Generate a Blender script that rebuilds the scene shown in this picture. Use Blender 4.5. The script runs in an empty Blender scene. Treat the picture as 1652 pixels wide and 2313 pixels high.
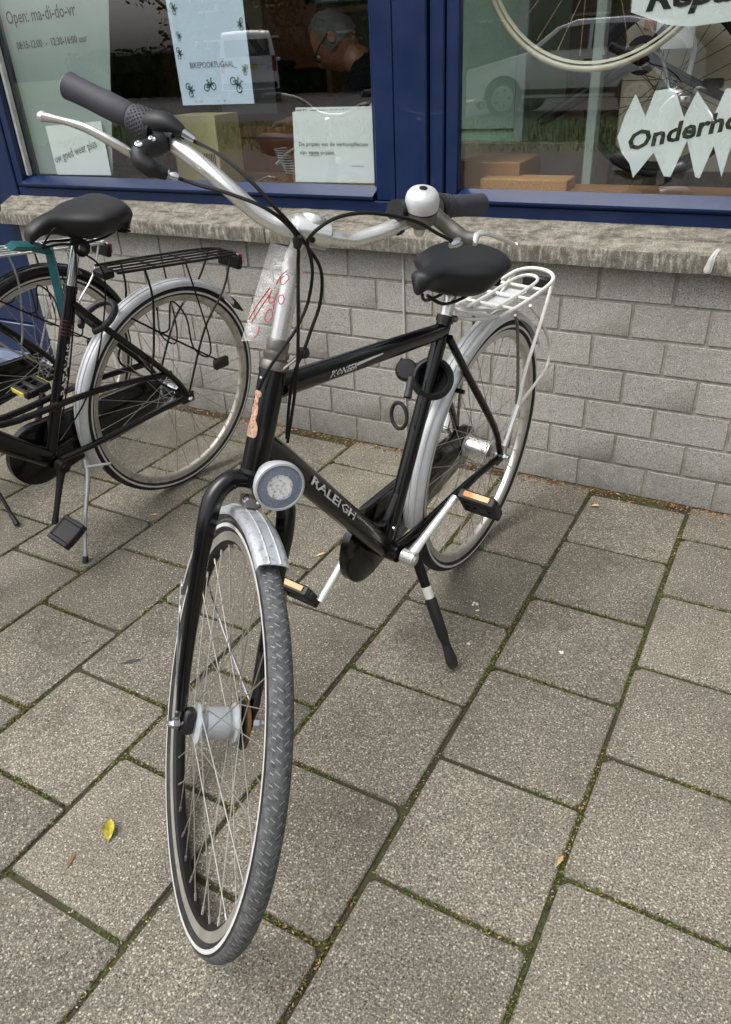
import bpy, math, random
import numpy as np
from mathutils import Vector, Matrix, Quaternion

random.seed(7)
RNG = np.random.default_rng(11)
PI = math.pi
scene = bpy.context.scene
col = scene.collection

# ------------------------------------------------------------------ camera
cd = bpy.data.cameras.new('camera')
cam = bpy.data.objects.new('camera', cd); col.objects.link(cam)
cd.sensor_fit = 'VERTICAL'; cd.sensor_height = 36.0; cd.lens = 26.634
cd.clip_start = 0.02; cd.clip_end = 600
RC = Matrix(((0.8741011266641519, 0.4834627211935954, -0.047021458724122056),
             (-0.21442947724454237, 0.4709159175604689, 0.8557208644627136),
             (0.43585229109538104, -0.7379037849233906, 0.5152967926764553)))
M4 = RC.transposed().to_4x4(); M4.translation = Vector((0.7594882, -1.93035047, 1.27174169))
cam.matrix_world = M4
scene.camera = cam

# ------------------------------------------------------------------ light
SUN_EL, SUN_AZ = math.radians(62), math.radians(215)      # azimuth of the sun, measured from +Y clockwise
world = bpy.data.worlds.new('World'); scene.world = world; world.use_nodes = True
wn = world.node_tree.nodes; wl = world.node_tree.links
for n in list(wn): wn.remove(n)
sky = wn.new('ShaderNodeTexSky'); sky.sky_type = 'NISHITA'; sky.sun_disc = False
sky.sun_elevation = SUN_EL; sky.sun_rotation = SUN_AZ
sky.air_density = 1.0; sky.dust_density = 6.0; sky.ozone_density = 1.0
hs = wn.new('ShaderNodeHueSaturation'); hs.inputs['Saturation'].default_value = 0.22
bg = wn.new('ShaderNodeBackground'); bg.inputs['Strength'].default_value = 0.14
wo = wn.new('ShaderNodeOutputWorld')
wl.new(sky.outputs[0], hs.inputs['Color']); wl.new(hs.outputs[0], bg.inputs[0]); wl.new(bg.outputs[0], wo.inputs[0])
sd = bpy.data.lights.new('sun', 'SUN'); sd.energy = .55; sd.angle = math.radians(40); sd.color = (1, .97, .93)
sun = bpy.data.objects.new('sun', sd); col.objects.link(sun)
sdir = Vector((math.sin(SUN_AZ) * math.cos(SUN_EL), math.cos(SUN_AZ) * math.cos(SUN_EL), math.sin(SUN_EL)))
sun.rotation_euler = sdir.to_track_quat('Z', 'Y').to_euler()
scene.view_settings.view_transform = 'Standard'; scene.view_settings.look = 'None'
scene.view_settings.exposure = 0.8; scene.view_settings.gamma = 1.0
scene.view_settings.use_curve_mapping = False

# ------------------------------------------------------------------ helpers
def lin(c):
    return c / 12.92 if c <= .04045 else ((c + .055) / 1.055) ** 2.4
def rgb(r, g, b):
    return (lin(r / 255), lin(g / 255), lin(b / 255), 1)

def V(*a): return Vector(a)

class MB:
    """collects shapes of ONE object"""
    def __init__(s): s.v = []; s.f = []; s.m = []; s.flat = []
    def add(s, vs, fs, mi=0, flat=False):
        o = len(s.v); s.v += [tuple(p) for p in vs]
        for f in fs: s.f.append(tuple(i + o for i in f)); s.m.append(mi); s.flat.append(flat)
        return s
    def tube(s, pts, r, n=10, cap=True, mi=0, closed=False, flat=1.0, up=None):
        P = [Vector(p) for p in pts]; N = len(P)
        R = list(r) if isinstance(r, (list, tuple)) else [r] * N
        T = []
        for i in range(N):
            if closed: t = P[(i + 1) % N] - P[i - 1]
            else: t = P[min(i + 1, N - 1)] - P[max(i - 1, 0)]
            T.append(t.normalized())
        u = Vector(up) if up else (V(0, 0, 1) if abs(T[0].z) < .9 else V(1, 0, 0))
        vs = []
        a = (u - T[0] * u.dot(T[0])).normalized()
        for i in range(N):
            a = (a - T[i] * a.dot(T[i])).normalized() if not up else (Vector(up) - T[i] * Vector(up).dot(T[i])).normalized()
            b = T[i].cross(a)
            for k in range(n):
                w = 2 * PI * k / n
                vs.append(P[i] + (a * math.cos(w) * flat + b * math.sin(w)) * R[i])
        fs = []
        for i in range(N if closed else N - 1):
            j = (i + 1) % N
            for k in range(n):
                l = (k + 1) % n
                fs.append((i * n + k, i * n + l, j * n + l, j * n + k))
        if cap and not closed:
            fs.append(tuple(range(n - 1, -1, -1))); fs.append(tuple((N - 1) * n + k for k in range(n)))
        return s.add(vs, fs, mi)
    def cham(s, c, size, b=.002, rot=None, mi=0):
        """box with chamfered edges"""
        hx, hy, hz = [q / 2 for q in size]; b = min(b, hx * .49, hy * .49, hz * .49)
        vs = []; idx = {}
        for sx in (-1, 1):
            for sy in (-1, 1):
                for sz in (-1, 1):
                    for k in range(3):
                        p = [sx * (hx - b), sy * (hy - b), sz * (hz - b)]
                        p[k] = (sx * hx, sy * hy, sz * hz)[k]
                        idx[(sx, sy, sz, k)] = len(vs); vs.append(Vector(p))
        fs = []
        for k in range(3):
            o = [q for q in range(3) if q != k]
            for sg in (-1, 1):
                q = []
                for a, bb in ((-1, -1), (1, -1), (1, 1), (-1, 1)):
                    key = [0, 0, 0]; key[k] = sg; key[o[0]] = a; key[o[1]] = bb; q.append(idx[(*key, k)])
                fs.append(tuple(q))
        for k in range(3):
            o = [q for q in range(3) if q != k]
            for a in (-1, 1):
                for bb in (-1, 1):
                    q = []
                    for e, kk in ((-1, o[0]), (1, o[0]), (1, o[1]), (-1, o[1])):
                        key = [0, 0, 0]; key[k] = e; key[o[0]] = a; key[o[1]] = bb; q.append(idx[(*key, kk)])
                    fs.append(tuple(q))
        for sx in (-1, 1):
            for sy in (-1, 1):
                for sz in (-1, 1): fs.append(tuple(idx[(sx, sy, sz, k)] for k in range(3)))
        Rm = rot if rot is not None else Matrix.Identity(3)
        c = Vector(c); vs = [Rm @ p + c for p in vs]
        # outward winding
        out = []
        for f in fs:
            P = [vs[i] for i in f]; nrm = (P[1] - P[0]).cross(P[2] - P[0]); m = sum(P, Vector()) / len(P) - c
            out.append(f if nrm.dot(m) > 0 else tuple(reversed(f)))
        return s.add(vs, out, mi, True)
    def lathe(s, o, ax, prof, n=24, mi=0, up=None, squash=1.0, cap=True):
        o = Vector(o); ax = Vector(ax).normalized()
        u = Vector(up) if up else (V(0, 0, 1) if abs(ax.z) < .9 else V(1, 0, 0))
        a = (u - ax * u.dot(ax)).normalized(); b = ax.cross(a)
        vs = []; fs = []
        for (r, h) in prof:
            for k in range(n):
                w = 2 * PI * k / n
                vs.append(o + ax * h + (a * math.cos(w) + b * math.sin(w) * squash) * r)
        for i in range(len(prof) - 1):
            for k in range(n):
                l = (k + 1) % n
                fs.append((i * n + k, i * n + l, (i + 1) * n + l, (i + 1) * n + k))
        if cap and prof[0][0] > 1e-6: fs.append(tuple(range(n - 1, -1, -1)))
        if cap and prof[-1][0] > 1e-6: fs.append(tuple((len(prof) - 1) * n + k for k in range(n)))
        return s.add(vs, fs, mi)
    def ring(s, T, prof, n=72, a0=0, a1=2 * PI, mi=0, mfun=None, closedprof=True):
        """revolve profile [(R, lateral)] about the lateral axis; T(a,b,l)->point, angle 0 = first axis"""
        full = abs(a1 - a0 - 2 * PI) < 1e-6; m = len(prof); vs = []
        cnt = n if full else n + 1
        for i in range(cnt):
            w = a0 + (a1 - a0) * i / n; c, q = math.cos(w), math.sin(w)
            for (R, l) in prof: vs.append(T(R * c, R * q, l))
        o = len(s.v); s.v += [tuple(p) for p in vs]
        for i in range(n):
            j = (i + 1) % cnt
            for k in range(m if closedprof else m - 1):
                l = (k + 1) % m
                s.f.append((o + i * m + k, o + j * m + k, o + j * m + l, o + i * m + l)); s.flat.append(False)
                s.m.append(mfun(k) if mfun else mi)
        if not full and closedprof:
            s.f.append(tuple(o + k for k in range(m))); s.m.append(mi); s.flat.append(False)
            s.f.append(tuple(o + n * m + k for k in range(m - 1, -1, -1))); s.m.append(mi); s.flat.append(False)
        return s
    def loft(s, loops, cap=True, mi=0):
        m = len(loops[0]); vs = [p for L in loops for p in L]; fs = []
        for i in range(len(loops) - 1):
            for k in range(m):
                l = (k + 1) % m
                fs.append((i * m + k, i * m + l, (i + 1) * m + l, (i + 1) * m + k))
        if cap: fs.append(tuple(range(m - 1, -1, -1))); fs.append(tuple((len(loops) - 1) * m + k for k in range(m)))
        return s.add(vs, fs, mi)
    def prism(s, poly, d, mi=0):
        """flat polygon (3D points) given thickness by vector d"""
        d = Vector(d); A = [Vector(p) for p in poly]; n = len(A)
        vs = A + [p + d for p in A]
        fs = [tuple(range(n)), tuple(range(2 * n - 1, n - 1, -1))] + [(i, (i + 1) % n, n + (i + 1) % n, n + i) for i in range(n)]
        return s.add(vs, fs, mi, True)
    def mesh(s, name, mats, sharp=38):
        me = bpy.data.meshes.new(name)
        me.from_pydata(s.v, [], s.f)
        for m in (mats if isinstance(mats, (list, tuple)) else [mats]): me.materials.append(m)
        me.polygons.foreach_set('material_index', s.m)
        me.polygons.foreach_set('use_smooth', [not q for q in s.flat])
        me.update()
        import bmesh
        bm = bmesh.new(); bm.from_mesh(me)
        if len(bm.verts) < 20000: bmesh.ops.remove_doubles(bm, verts=bm.verts, dist=1e-6)
        bmesh.ops.recalc_face_normals(bm, faces=bm.faces); bm.to_mesh(me); bm.free()
        me.set_sharp_from_angle(angle=math.radians(sharp))
        return me
    def build(s, name, mats, parent=None, label=None, sharp=38):
        return link(name, s.mesh(name, mats, sharp), parent, label)

def link(name, me, parent=None, label=None):
    o = bpy.data.objects.new(name, me); col.objects.link(o)
    if parent is not None: o.parent = parent
    if label: o['label'] = label
    return o
def thing(name, label, cat, mat=None, group=None):
    o = bpy.data.objects.new(name, None); col.objects.link(o); o.empty_display_size = .05
    if mat is not None: o.matrix_world = mat
    return tag(o, label, cat, group)
def tag(o, label, cat, group=None, kind=None):
    o['label'] = label; o['category'] = cat
    if group: o['group'] = group
    if kind: o['kind'] = kind
    return o
def struct(o, kind='structure'): o['kind'] = kind; return o
def at(loc, rz=0.0): return Matrix.Translation(Vector(loc)) @ Matrix.Rotation(rz, 4, 'Z')

def smooth_path(P, k=4):
    """Catmull-Rom through the points"""
    P = [Vector(p) for p in P]; out = []
    for i in range(len(P) - 1):
        a = P[max(i - 1, 0)]; b = P[i]; c = P[i + 1]; d = P[min(i + 2, len(P) - 1)]
        for j in range(k):
            t = j / k
            out.append(.5 * ((2 * b) + (c - a) * t + (2 * a - 5 * b + 4 * c - d) * t * t + (3 * b - a - 3 * c + d) * t ** 3))
    out.append(P[-1]); return out

# text as mesh data (flat print)
def text_verts(body, size=1.0, shear=0.0, bold=0.0, res=2, spacing=1.0):
    cu = bpy.data.curves.new('txt', 'FONT'); cu.body = body; cu.size = size; cu.shear = shear; cu.offset = bold * size
    cu.resolution_u = res; cu.space_character = spacing; cu.fill_mode = 'FRONT'
    o = bpy.data.objects.new('txt', cu); col.objects.link(o)
    dg = bpy.context.evaluated_depsgraph_get(); dg.update()
    me = bpy.data.meshes.new_from_object(o.evaluated_get(dg))
    vs = [v.co.copy() for v in me.vertices]; fs = [tuple(p.vertices) for p in me.polygons]
    bpy.data.objects.remove(o); bpy.data.curves.remove(cu); bpy.data.meshes.remove(me)
    return vs, fs
def flat_text(name, body, p0, p1, mat, parent, height=None, up=(0, 0, 1), nrm=(0, -1, 0), shear=0, bold=0, lift=.0006, label=None):
    """text running from p0 to p1 (width fitted), letters standing along `up`"""
    vs, fs = text_verts(body, 1.0, shear, bold)
    x0 = min(v.x for v in vs); x1 = max(v.x for v in vs)
    p0, p1 = Vector(p0), Vector(p1); d = (p1 - p0); L = d.length; d.normalize()
    n = Vector(nrm).normalized(); u = n.cross(d).normalized()
    if u.dot(Vector(up)) < 0: u = -u
    sx = L / (x1 - x0); sy = height if height else sx
    m = MB(); m.add([p0 + d * (v.x - x0) * sx + u * v.y * sy + n * lift for v in vs], fs, 0, True)
    return m.build(name, mat, parent, label)
def wrap_text(name, body, p0, p1, r, side, upv, mat, parent, height, bold=0, shear=0, flat=1.0):
    """text printed round a tube from p0 to p1; side = outward direction of its middle"""
    vs, fs = text_verts(body, 1.0, shear, bold, res=1)
    x0 = min(v.x for v in vs); x1 = max(v.x for v in vs)
    p0, p1 = Vector(p0), Vector(p1); d = (p1 - p0); L = d.length; d.normalize()
    n = Vector(side); n = (n - d * n.dot(d)).normalized(); u = n.cross(d)
    if u.dot(Vector(upv)) < 0: u = -u
    sx = L / (x1 - x0); out = []
    for v in vs:
        w = (v.y - .35) * height / r
        out.append(p0 + d * (v.x - x0) * sx + (n * math.cos(w) + u * math.sin(w) * flat) * (r + .0007))
    return MB().add(out, fs, 0, True).build(name, mat, parent)

# ------------------------------------------------------------------ materials
def nodes(name):
    m = bpy.data.materials.new(name); m.use_nodes = True
    nt = m.node_tree; b = nt.nodes['Principled BSDF']
    return m, nt.nodes, nt.links, b
def mat(name, c, rough=.5, metal=0., var=.12, vs=25., bump=0., bs=300., coat=0., c2=None, c2amt=.5, c2s=6., c2thr=.55, spec=.5, rvar=.1, alpha=None, trans=0.):
    """paint, plastic, metal: colour with uneven wear, roughness variation, fine bump"""
    m, N, L, B = nodes(name)
    tc = N.new('ShaderNodeTexCoord'); geo = tc.outputs['Object']
    n1 = N.new('ShaderNodeTexNoise'); n1.inputs['Scale'].default_value = vs; n1.inputs['Detail'].default_value = 6
    L.new(geo, n1.inputs['Vector'])
    mr = N.new('ShaderNodeMapRange'); mr.inputs[1].default_value = .3; mr.inputs[2].default_value = .7
    mr.inputs[3].default_value = 1 - var; mr.inputs[4].default_value = 1 + var
    L.new(n1.outputs['Fac'], mr.inputs[0])
    hv = N.new('ShaderNodeHueSaturation'); hv.inputs['Color'].default_value = c; L.new(mr.outputs[0], hv.inputs['Value'])
    colout = hv.outputs[0]
    if c2 is not None:
        n2 = N.new('ShaderNodeTexNoise'); n2.inputs['Scale'].default_value = c2s; n2.inputs['Detail'].default_value = 8; n2.inputs['Roughness'].default_value = .7
        L.new(geo, n2.inputs['Vector'])
        r2 = N.new('ShaderNodeMapRange'); r2.inputs[1].default_value = c2thr; r2.inputs[2].default_value = c2thr + .12; r2.inputs[4].default_value = c2amt
        L.new(n2.outputs['Fac'], r2.inputs[0])
        mx = N.new('ShaderNodeMix'); mx.data_type = 'RGBA'; L.new(r2.outputs[0], mx.inputs[0]); L.new(colout, mx.inputs[6]); mx.inputs[7].default_value = c2
        colout = mx.outputs[2]
    L.new(colout, B.inputs['Base Color'])
    rr = N.new('ShaderNodeMapRange'); rr.inputs[3].default_value = max(.02, rough - rvar); rr.inputs[4].default_value = min(1, rough + rvar)
    L.new(n1.outputs['Fac'], rr.inputs[0]); L.new(rr.outputs[0], B.inputs['Roughness'])
    B.inputs['Metallic'].default_value = metal; B.inputs['Coat Weight'].default_value = coat; B.inputs['Specular IOR Level'].default_value = spec
    if trans: B.inputs['Transmission Weight'].default_value = trans
    if alpha is not None: B.inputs['Alpha'].default_value = alpha
    if bump:
        n3 = N.new('ShaderNodeTexNoise'); n3.inputs['Scale'].default_value = bs; n3.inputs['Detail'].default_value = 3; L.new(geo, n3.inputs['Vector'])
        bp = N.new('ShaderNodeBump'); bp.inputs['Strength'].default_value = bump; bp.inputs['Distance'].default_value = .001
        L.new(n3.outputs['Fac'], bp.inputs['Height']); L.new(bp.outputs[0], B.inputs['Normal'])
    return m

def ramp(N, stops, mode='LINEAR'):
    r = N.new('ShaderNodeValToRGB'); cr = r.color_ramp; cr.interpolation = mode
    while len(cr.elements) < len(stops): cr.elements.new(.5)
    for e, (p, c) in zip(cr.elements, stops): e.position = p; e.color = c
    return r
def mixc(N, L, f, a, b, mode='MIX'):
    x = N.new('ShaderNodeMix'); x.data_type = 'RGBA'; x.blend_type = mode
    for s, q in ((0, f), (6, a), (7, b)):
        if hasattr(q, 'links') or hasattr(q, 'is_linked'): L.new(q, x.inputs[s])
        else: x.inputs[s].default_value = q
    return x.outputs[2]
def noise(N, L, vec, s, d=4, r=.5):
    n = N.new('ShaderNodeTexNoise'); n.inputs['Scale'].default_value = s; n.inputs['Detail'].default_value = d; n.inputs['Roughness'].default_value = r
    L.new(vec, n.inputs['Vector']); return n.outputs['Fac']
def mrange(N, L, v, a, b, c=0., d=1.):
    r = N.new('ShaderNodeMapRange'); L.new(v, r.inputs[0])
    for i, q in zip((1, 2, 3, 4), (a, b, c, d)): r.inputs[i].default_value = q
    return r.outputs[0]
def mat_aggregate(name, base, dark, light, cell=230., rnd=.12, stain=None, bumpd=.0012, dk=.45, lt=.5, patch=.16, stain_amt=.35, grains=.10, dirt=False):
    """rough concrete with sand grains, pits and larger weather patches, in world coordinates, each piece with its own tint"""
    m, N, L, B = nodes(name)
    g = N.new('ShaderNodeNewGeometry').outputs['Position']
    f1 = noise(N, L, g, cell, 3, .75); f2 = noise(N, L, g, cell * 2.1, 2, .8); mid = noise(N, L, g, cell * .22, 5, .75)
    c = mixc(N, L, mrange(N, L, f1, .47, .34, 0, dk), base, dark)
    c = mixc(N, L, mrange(N, L, f1, .54, .66, 0, lt), c, light)
    hv = N.new('ShaderNodeHueSaturation'); L.new(c, hv.inputs['Color']); L.new(mrange(N, L, f2, .34, .66, .58, 1.42), hv.inputs['Value'])
    big = noise(N, L, g, 2.7, 6, .62); oi = N.new('ShaderNodeObjectInfo')
    mu = N.new('ShaderNodeMath'); mu.operation = 'MULTIPLY'
    L.new(mrange(N, L, big, .3, .7, 1 - patch, 1 + patch), mu.inputs[0]); L.new(mrange(N, L, oi.outputs['Random'], 0, 1, 1 - rnd, 1 + rnd), mu.inputs[1])
    mu2 = N.new('ShaderNodeMath'); mu2.operation = 'MULTIPLY'; L.new(mu.outputs[0], mu2.inputs[0]); L.new(mrange(N, L, mid, .3, .7, .9, 1.1), mu2.inputs[1])
    hv2 = N.new('ShaderNodeHueSaturation'); L.new(hv.outputs[0], hv2.inputs['Color']); L.new(mu2.outputs[0], hv2.inputs['Value'])
    c = hv2.outputs[0]
    if stain:
        s1 = noise(N, L, g, 6.5, 8, .78)
        c = mixc(N, L, mrange(N, L, s1, .5, .7, 0, stain_amt), c, stain)
    if dirt:   # splash dirt and algae creeping up from the paving
        sz = N.new('ShaderNodeSeparateXYZ'); L.new(g, sz.inputs[0])
        dz = N.new('ShaderNodeMath'); dz.operation = 'MULTIPLY'; L.new(mrange(N, L, sz.outputs[2], .0, .17, 1, 0), dz.inputs[0]); L.new(mrange(N, L, noise(N, L, g, 11., 6, .7), .3, .65, .15, 1), dz.inputs[1])
        c = mixc(N, L, mrange(N, L, dz.outputs[0], 0, 1, 0, .62), c, rgb(84, 84, 70))
    for sc, amt, cc in ((cell * .75, grains, light), (cell * .95, grains * 1.1, dark)):
        v2 = N.new('ShaderNodeTexVoronoi'); v2.inputs['Scale'].default_value = sc; v2.inputs['Randomness'].default_value = 1.0; L.new(g, v2.inputs['Vector'])
        s2 = N.new('ShaderNodeSeparateColor'); L.new(v2.outputs['Color'], s2.inputs[0])
        a = N.new('ShaderNodeMath'); a.operation = 'MULTIPLY'
        L.new(mrange(N, L, s2.outputs[1], 1 - amt, 1 - amt + .01, 0, .8), a.inputs[0]); L.new(mrange(N, L, v2.outputs['Distance'], .28, .42, 1, 0), a.inputs[1])
        c = mixc(N, L, a.outputs[0], c, cc)
    L.new(c, B.inputs['Base Color']); B.inputs['Roughness'].default_value = .88; B.inputs['Specular IOR Level'].default_value = .3
    bp = N.new('ShaderNodeBump'); bp.inputs['Strength'].default_value = .9; bp.inputs['Distance'].default_value = bumpd
    ad = N.new('ShaderNodeMath'); ad.operation = 'ADD'; L.new(f1, ad.inputs[0]); L.new(mid, ad.inputs[1])
    L.new(ad.outputs[0], bp.inputs['Height']); L.new(bp.outputs[0], B.inputs['Normal'])
    return m

M = {}
M['tile'] = mat_aggregate('paving_concrete', rgb(116, 111, 100), rgb(46, 45, 42), rgb(200, 192, 172), 245., .16, rgb(84, 81, 69), .003, .88, .82, .22, .55, .13)
M['block'] = mat_aggregate('concrete_block', rgb(162, 160, 154), rgb(78, 77, 74), rgb(194, 192, 186), 215., .06, rgb(138, 136, 122), .0022, .7, .5, .09, .5, .06, dirt=True)
M['black'] = mat('black_paint', rgb(7, 7, 8), .2, 0, .2, 8, coat=.25, spec=.35, c2=rgb(70, 66, 60), c2amt=.35, c2s=95, c2thr=.67)
M['blackmatt'] = mat('black_plastic', rgb(22, 23, 25), .5, 0, .15, 40, bump=.3, bs=900)
M['rubber'] = mat('dark_rubber', rgb(26, 27, 29), .75, 0, .25, 30, bump=.5, bs=500, c2=rgb(75, 74, 70), c2amt=.35, c2s=18, c2thr=.5)
M['grip'] = mat('rubber_grip', rgb(56, 56, 64), .6, 0, .15, 60, bump=.6, bs=900)
M['saddle'] = mat('saddle_cover', rgb(17, 18, 21), .46, 0, .12, 14, bump=.35, bs=1400, rvar=.08)
M['alu'] = mat('brushed_alloy', rgb(196, 198, 198), .3, .9, .1, 30, bump=.1, bs=600)
M['alumatt'] = mat('satin_alloy', rgb(224, 224, 221), .28, .75, .07, 20)
M['chrome'] = mat('polished_steel', rgb(205, 208, 212), .18, 1, .08, 12, c2=rgb(120, 122, 122), c2amt=.4, c2s=40, c2thr=.6)
M['guard'] = mat('silver_mudguard', rgb(208, 212, 216), .33, .5, .12, 10, bump=.3, bs=120, c2=rgb(122, 130, 138), c2amt=.65, c2s=75, c2thr=.52)
M['guardwhite'] = mat('silver_plastic_guard', rgb(208, 210, 212), .4, .3, .1, 12, c2=rgb(150, 154, 158), c2amt=.5, c2s=28, c2thr=.58)
M['steel'] = mat('dull_steel', rgb(132, 130, 124), .42, .85, .2, 40, c2=rgb(95, 66, 40), c2amt=.5, c2s=50, c2thr=.6)
M['spoke'] = mat('spoke_steel', rgb(182, 180, 172), .35, .8, .1, 50)
M['rim'] = mat('rim_alloy', rgb(208, 206, 200), .35, .8, .12, 20, c2=rgb(120, 112, 100), c2amt=.4, c2s=40, c2thr=.55)
M['rimbeige'] = mat('worn_rim_alloy', rgb(186, 182, 172), .45, .55, .12, 20, c2=rgb(110, 100, 82), c2amt=.5, c2s=30, c2thr=.52)
M['reflect'] = mat('reflective_stripe', rgb(206, 206, 202), .45, .1, .1, 40)
M['dark'] = mat('dark_metal', rgb(28, 28, 28), .5, .5, .2, 40)
M['brass'] = mat('rusty_brass', rgb(120, 92, 48), .5, .7, .3, 60)
M['amber'] = mat('amber_reflector', rgb(196, 128, 44), .25, 0, .12, 200, coat=.5, bump=.4, bs=1200)
M['yellowref'] = mat('yellow_reflector', rgb(206, 190, 70), .3, 0, .15, 200, coat=.5)
M['red'] = mat('red_lens', rgb(130, 22, 20), .25, 0, .2, 60, coat=.6)
M['white'] = mat('white_print', rgb(225, 225, 222), .5, 0, .04, 20)
M['panel'] = mat('cream_panel', rgb(206, 198, 176), .8, 0, .08, 8)
M['threshold'] = mat('worn_threshold', rgb(104, 116, 138), .6, 0, .2, 12)
M['hubshell'] = mat('hub_shell', rgb(186, 192, 196), .32, .25, .1, 40, c2=rgb(120, 122, 120), c2amt=.5, c2s=60, c2thr=.58)
M['whitepaint'] = mat('white_tube_paint', rgb(222, 222, 214), .4, .1, .08, 18, c2=rgb(150, 148, 140), c2amt=.5, c2s=40, c2thr=.62)
M['copper'] = mat('copper_badge', rgb(190, 152, 130), .4, .1, .3, 150, c2=rgb(60, 44, 36), c2amt=.85, c2s=260, c2thr=.5, bump=.6, bs=500)
M['redprint'] = mat('dark_red_print', rgb(58, 18, 24), .4, 0, .2, 60)
M['marker'] = mat('red_marker', rgb(196, 52, 56), .6, 0, .1, 100)
M['teal'] = mat('teal_paint', rgb(38, 98, 106), .4, 0, .15, 30, c2=rgb(120, 160, 166), c2amt=.35, c2s=40, c2thr=.6)
M['blue'] = mat('blue_woodwork', rgb(5, 31, 70), .34, 0, .12, 9, bump=.25, bs=90, coat=.2, c2=rgb(22, 44, 78), c2amt=.3, c2s=30, c2thr=.58)
M['sealant'] = mat('pale_sealant', rgb(176, 176, 172), .7, 0, .2, 30)
M['mortar'] = mat('grey_mortar', rgb(142, 138, 128), .95, 0, .25, 60, bump=1., bs=350)
M['paper'] = mat('white_paper', rgb(226, 231, 231), .8, 0, .03, 6)
M['paperblue'] = mat('bluish_paper', rgb(200, 216, 232), .8, 0, .03, 6)
M['papergrey'] = mat('frosted_sheet', rgb(146, 160, 156), .7, 0, .1, 5)
M['ink'] = mat('black_ink', rgb(22, 24, 26), .6, 0, .05, 50)
M['inkgrey'] = mat('faded_ink', rgb(96, 104, 106), .7, 0, .1, 90)
M['inkgreen'] = mat('green_print', rgb(24, 78, 62), .6, 0, .1, 50)
M['creamtyre'] = mat('cream_tyre', rgb(214, 208, 184), .6, 0, .08, 15)
M['cardboard'] = mat('yellowish_card', rgb(206, 196, 150), .85, 0, .08, 8)
M['wood'] = mat('brown_wood', rgb(150, 112, 76), .6, 0, .2, 6, c2=rgb(104, 74, 48), c2amt=.4, c2s=12, c2thr=.5)
M['chip'] = mat('chipboard', rgb(178, 138, 92), .8, 0, .25, 160)
M['redwood'] = mat('worn_red_bench', rgb(150, 92, 66), .6, 0, .25, 5)
M['cabinet'] = mat('green_cabinet', rgb(160, 190, 172), .45, 0, .1, 4)
M['greypaint'] = mat('grey_board', rgb(120, 108, 100), .6, 0, .15, 10)
M['wall_in'] = mat('dim_plaster', rgb(150, 138, 108), .9, 0, .3, 3, c2=rgb(96, 96, 68), c2amt=.7, c2s=4, c2thr=.45)
M['floor_in'] = mat('shop_floor', rgb(128, 108, 92), .6, 0, .2, 5)
M['skin'] = mat('skin', rgb(128, 86, 68), .5, 0, .1, 30)
M['hair'] = mat('grey_hair', rgb(84, 82, 80), .7, 0, .3, 90, bump=1, bs=500)
M['cloth'] = mat('dark_clothing', rgb(9, 10, 15), .95, 0, .2, 30, spec=.1, bump=.6, bs=500)
M['carwhite'] = mat('white_car_paint', rgb(226, 228, 232), .25, 0, .02, 4, coat=.7)
M['carglass'] = mat('dark_car_glass', rgb(16, 18, 20), .08, 0, .05, 4, coat=.6)
M['leaf_yellow'] = mat('yellow_leaf', rgb(176, 164, 62), .55, 0, .35, 120, c2=rgb(88, 106, 40), c2amt=.7, c2s=70, c2thr=.5)
M['chipwood'] = mat('pale_dry_flake', rgb(206, 178, 128), .8, 0, .2, 60)
M['crumb'] = mat('white_crumb', rgb(226, 222, 212), .7, 0, .1, 90)
M['tar'] = mat('dark_scrap', rgb(62, 64, 68), .7, 0, .2, 90)

# coloured litter: per-grain colour from a random value stored on the mesh island
def mat_bits(name, stops, rough=.9):
    m, N, L, B = nodes(name)
    g = N.new('ShaderNodeNewGeometry'); r = ramp(N, stops); L.new(g.outputs['Random Per Island'], r.inputs[0])
    L.new(r.outputs[0], B.inputs['Base Color']); B.inputs['Roughness'].default_value = rough; B.inputs['Specular IOR Level'].default_value = .2
    return m
M['moss'] = mat_bits('moss', [(0, rgb(36, 38, 20)), (.45, rgb(66, 74, 32)), (.8, rgb(98, 110, 44)), (1, rgb(130, 134, 66))])
M['debris'] = mat_bits('dry_leaf_litter', [(0, rgb(58, 44, 32)), (.4, rgb(112, 76, 48)), (.75, rgb(150, 112, 70)), (1, rgb(190, 166, 124))])
M['grit'] = mat_bits('pale_grit', [(0, rgb(120, 108, 90)), (.6, rgb(170, 158, 134)), (1, rgb(214, 204, 180))])
M['foliage'] = mat_bits('foliage', [(0, rgb(48, 62, 34)), (.6, rgb(76, 98, 52)), (1, rgb(104, 124, 72))], .7)
M['grass'] = mat_bits('grass_blades', [(0, rgb(44, 70, 26)), (1, rgb(104, 128, 58))], .8)

def mat_bed():
    m, N, L, B = nodes('joint_bed')
    g = N.new('ShaderNodeNewGeometry').outputs['Position']
    a = noise(N, L, g, 2.2, 6, .7); b = noise(N, L, g, 240., 3, .7)
    r = ramp(N, [(.3, rgb(74, 60, 46)), (.47, rgb(56, 52, 38)), (.6, rgb(62, 64, 38)), (.8, rgb(80, 82, 46))]); L.new(a, r.inputs[0])
    hv = N.new('ShaderNodeHueSaturation'); L.new(r.outputs[0], hv.inputs['Color']); L.new(mrange(N, L, b, .3, .7, .55, 1.35), hv.inputs['Value'])
    L.new(hv.outputs[0], B.inputs['Base Color']); B.inputs['Roughness'].default_value = .95
    return m
M['bed'] = mat_bed()
def mat_ground(name, c1, c2, s=60.):
    m, N, L, B = nodes(name)
    g = N.new('ShaderNodeNewGeometry').outputs['Position']
    c = mixc(N, L, noise(N, L, g, s, 5, .7), c1, c2)
    c = mixc(N, L, mrange(N, L, noise(N, L, g, .6, 6, .6), .35, .65, 0, .4), c, c1)
    L.new(c, B.inputs['Base Color']); B.inputs['Roughness'].default_value = .9
    return m
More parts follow.
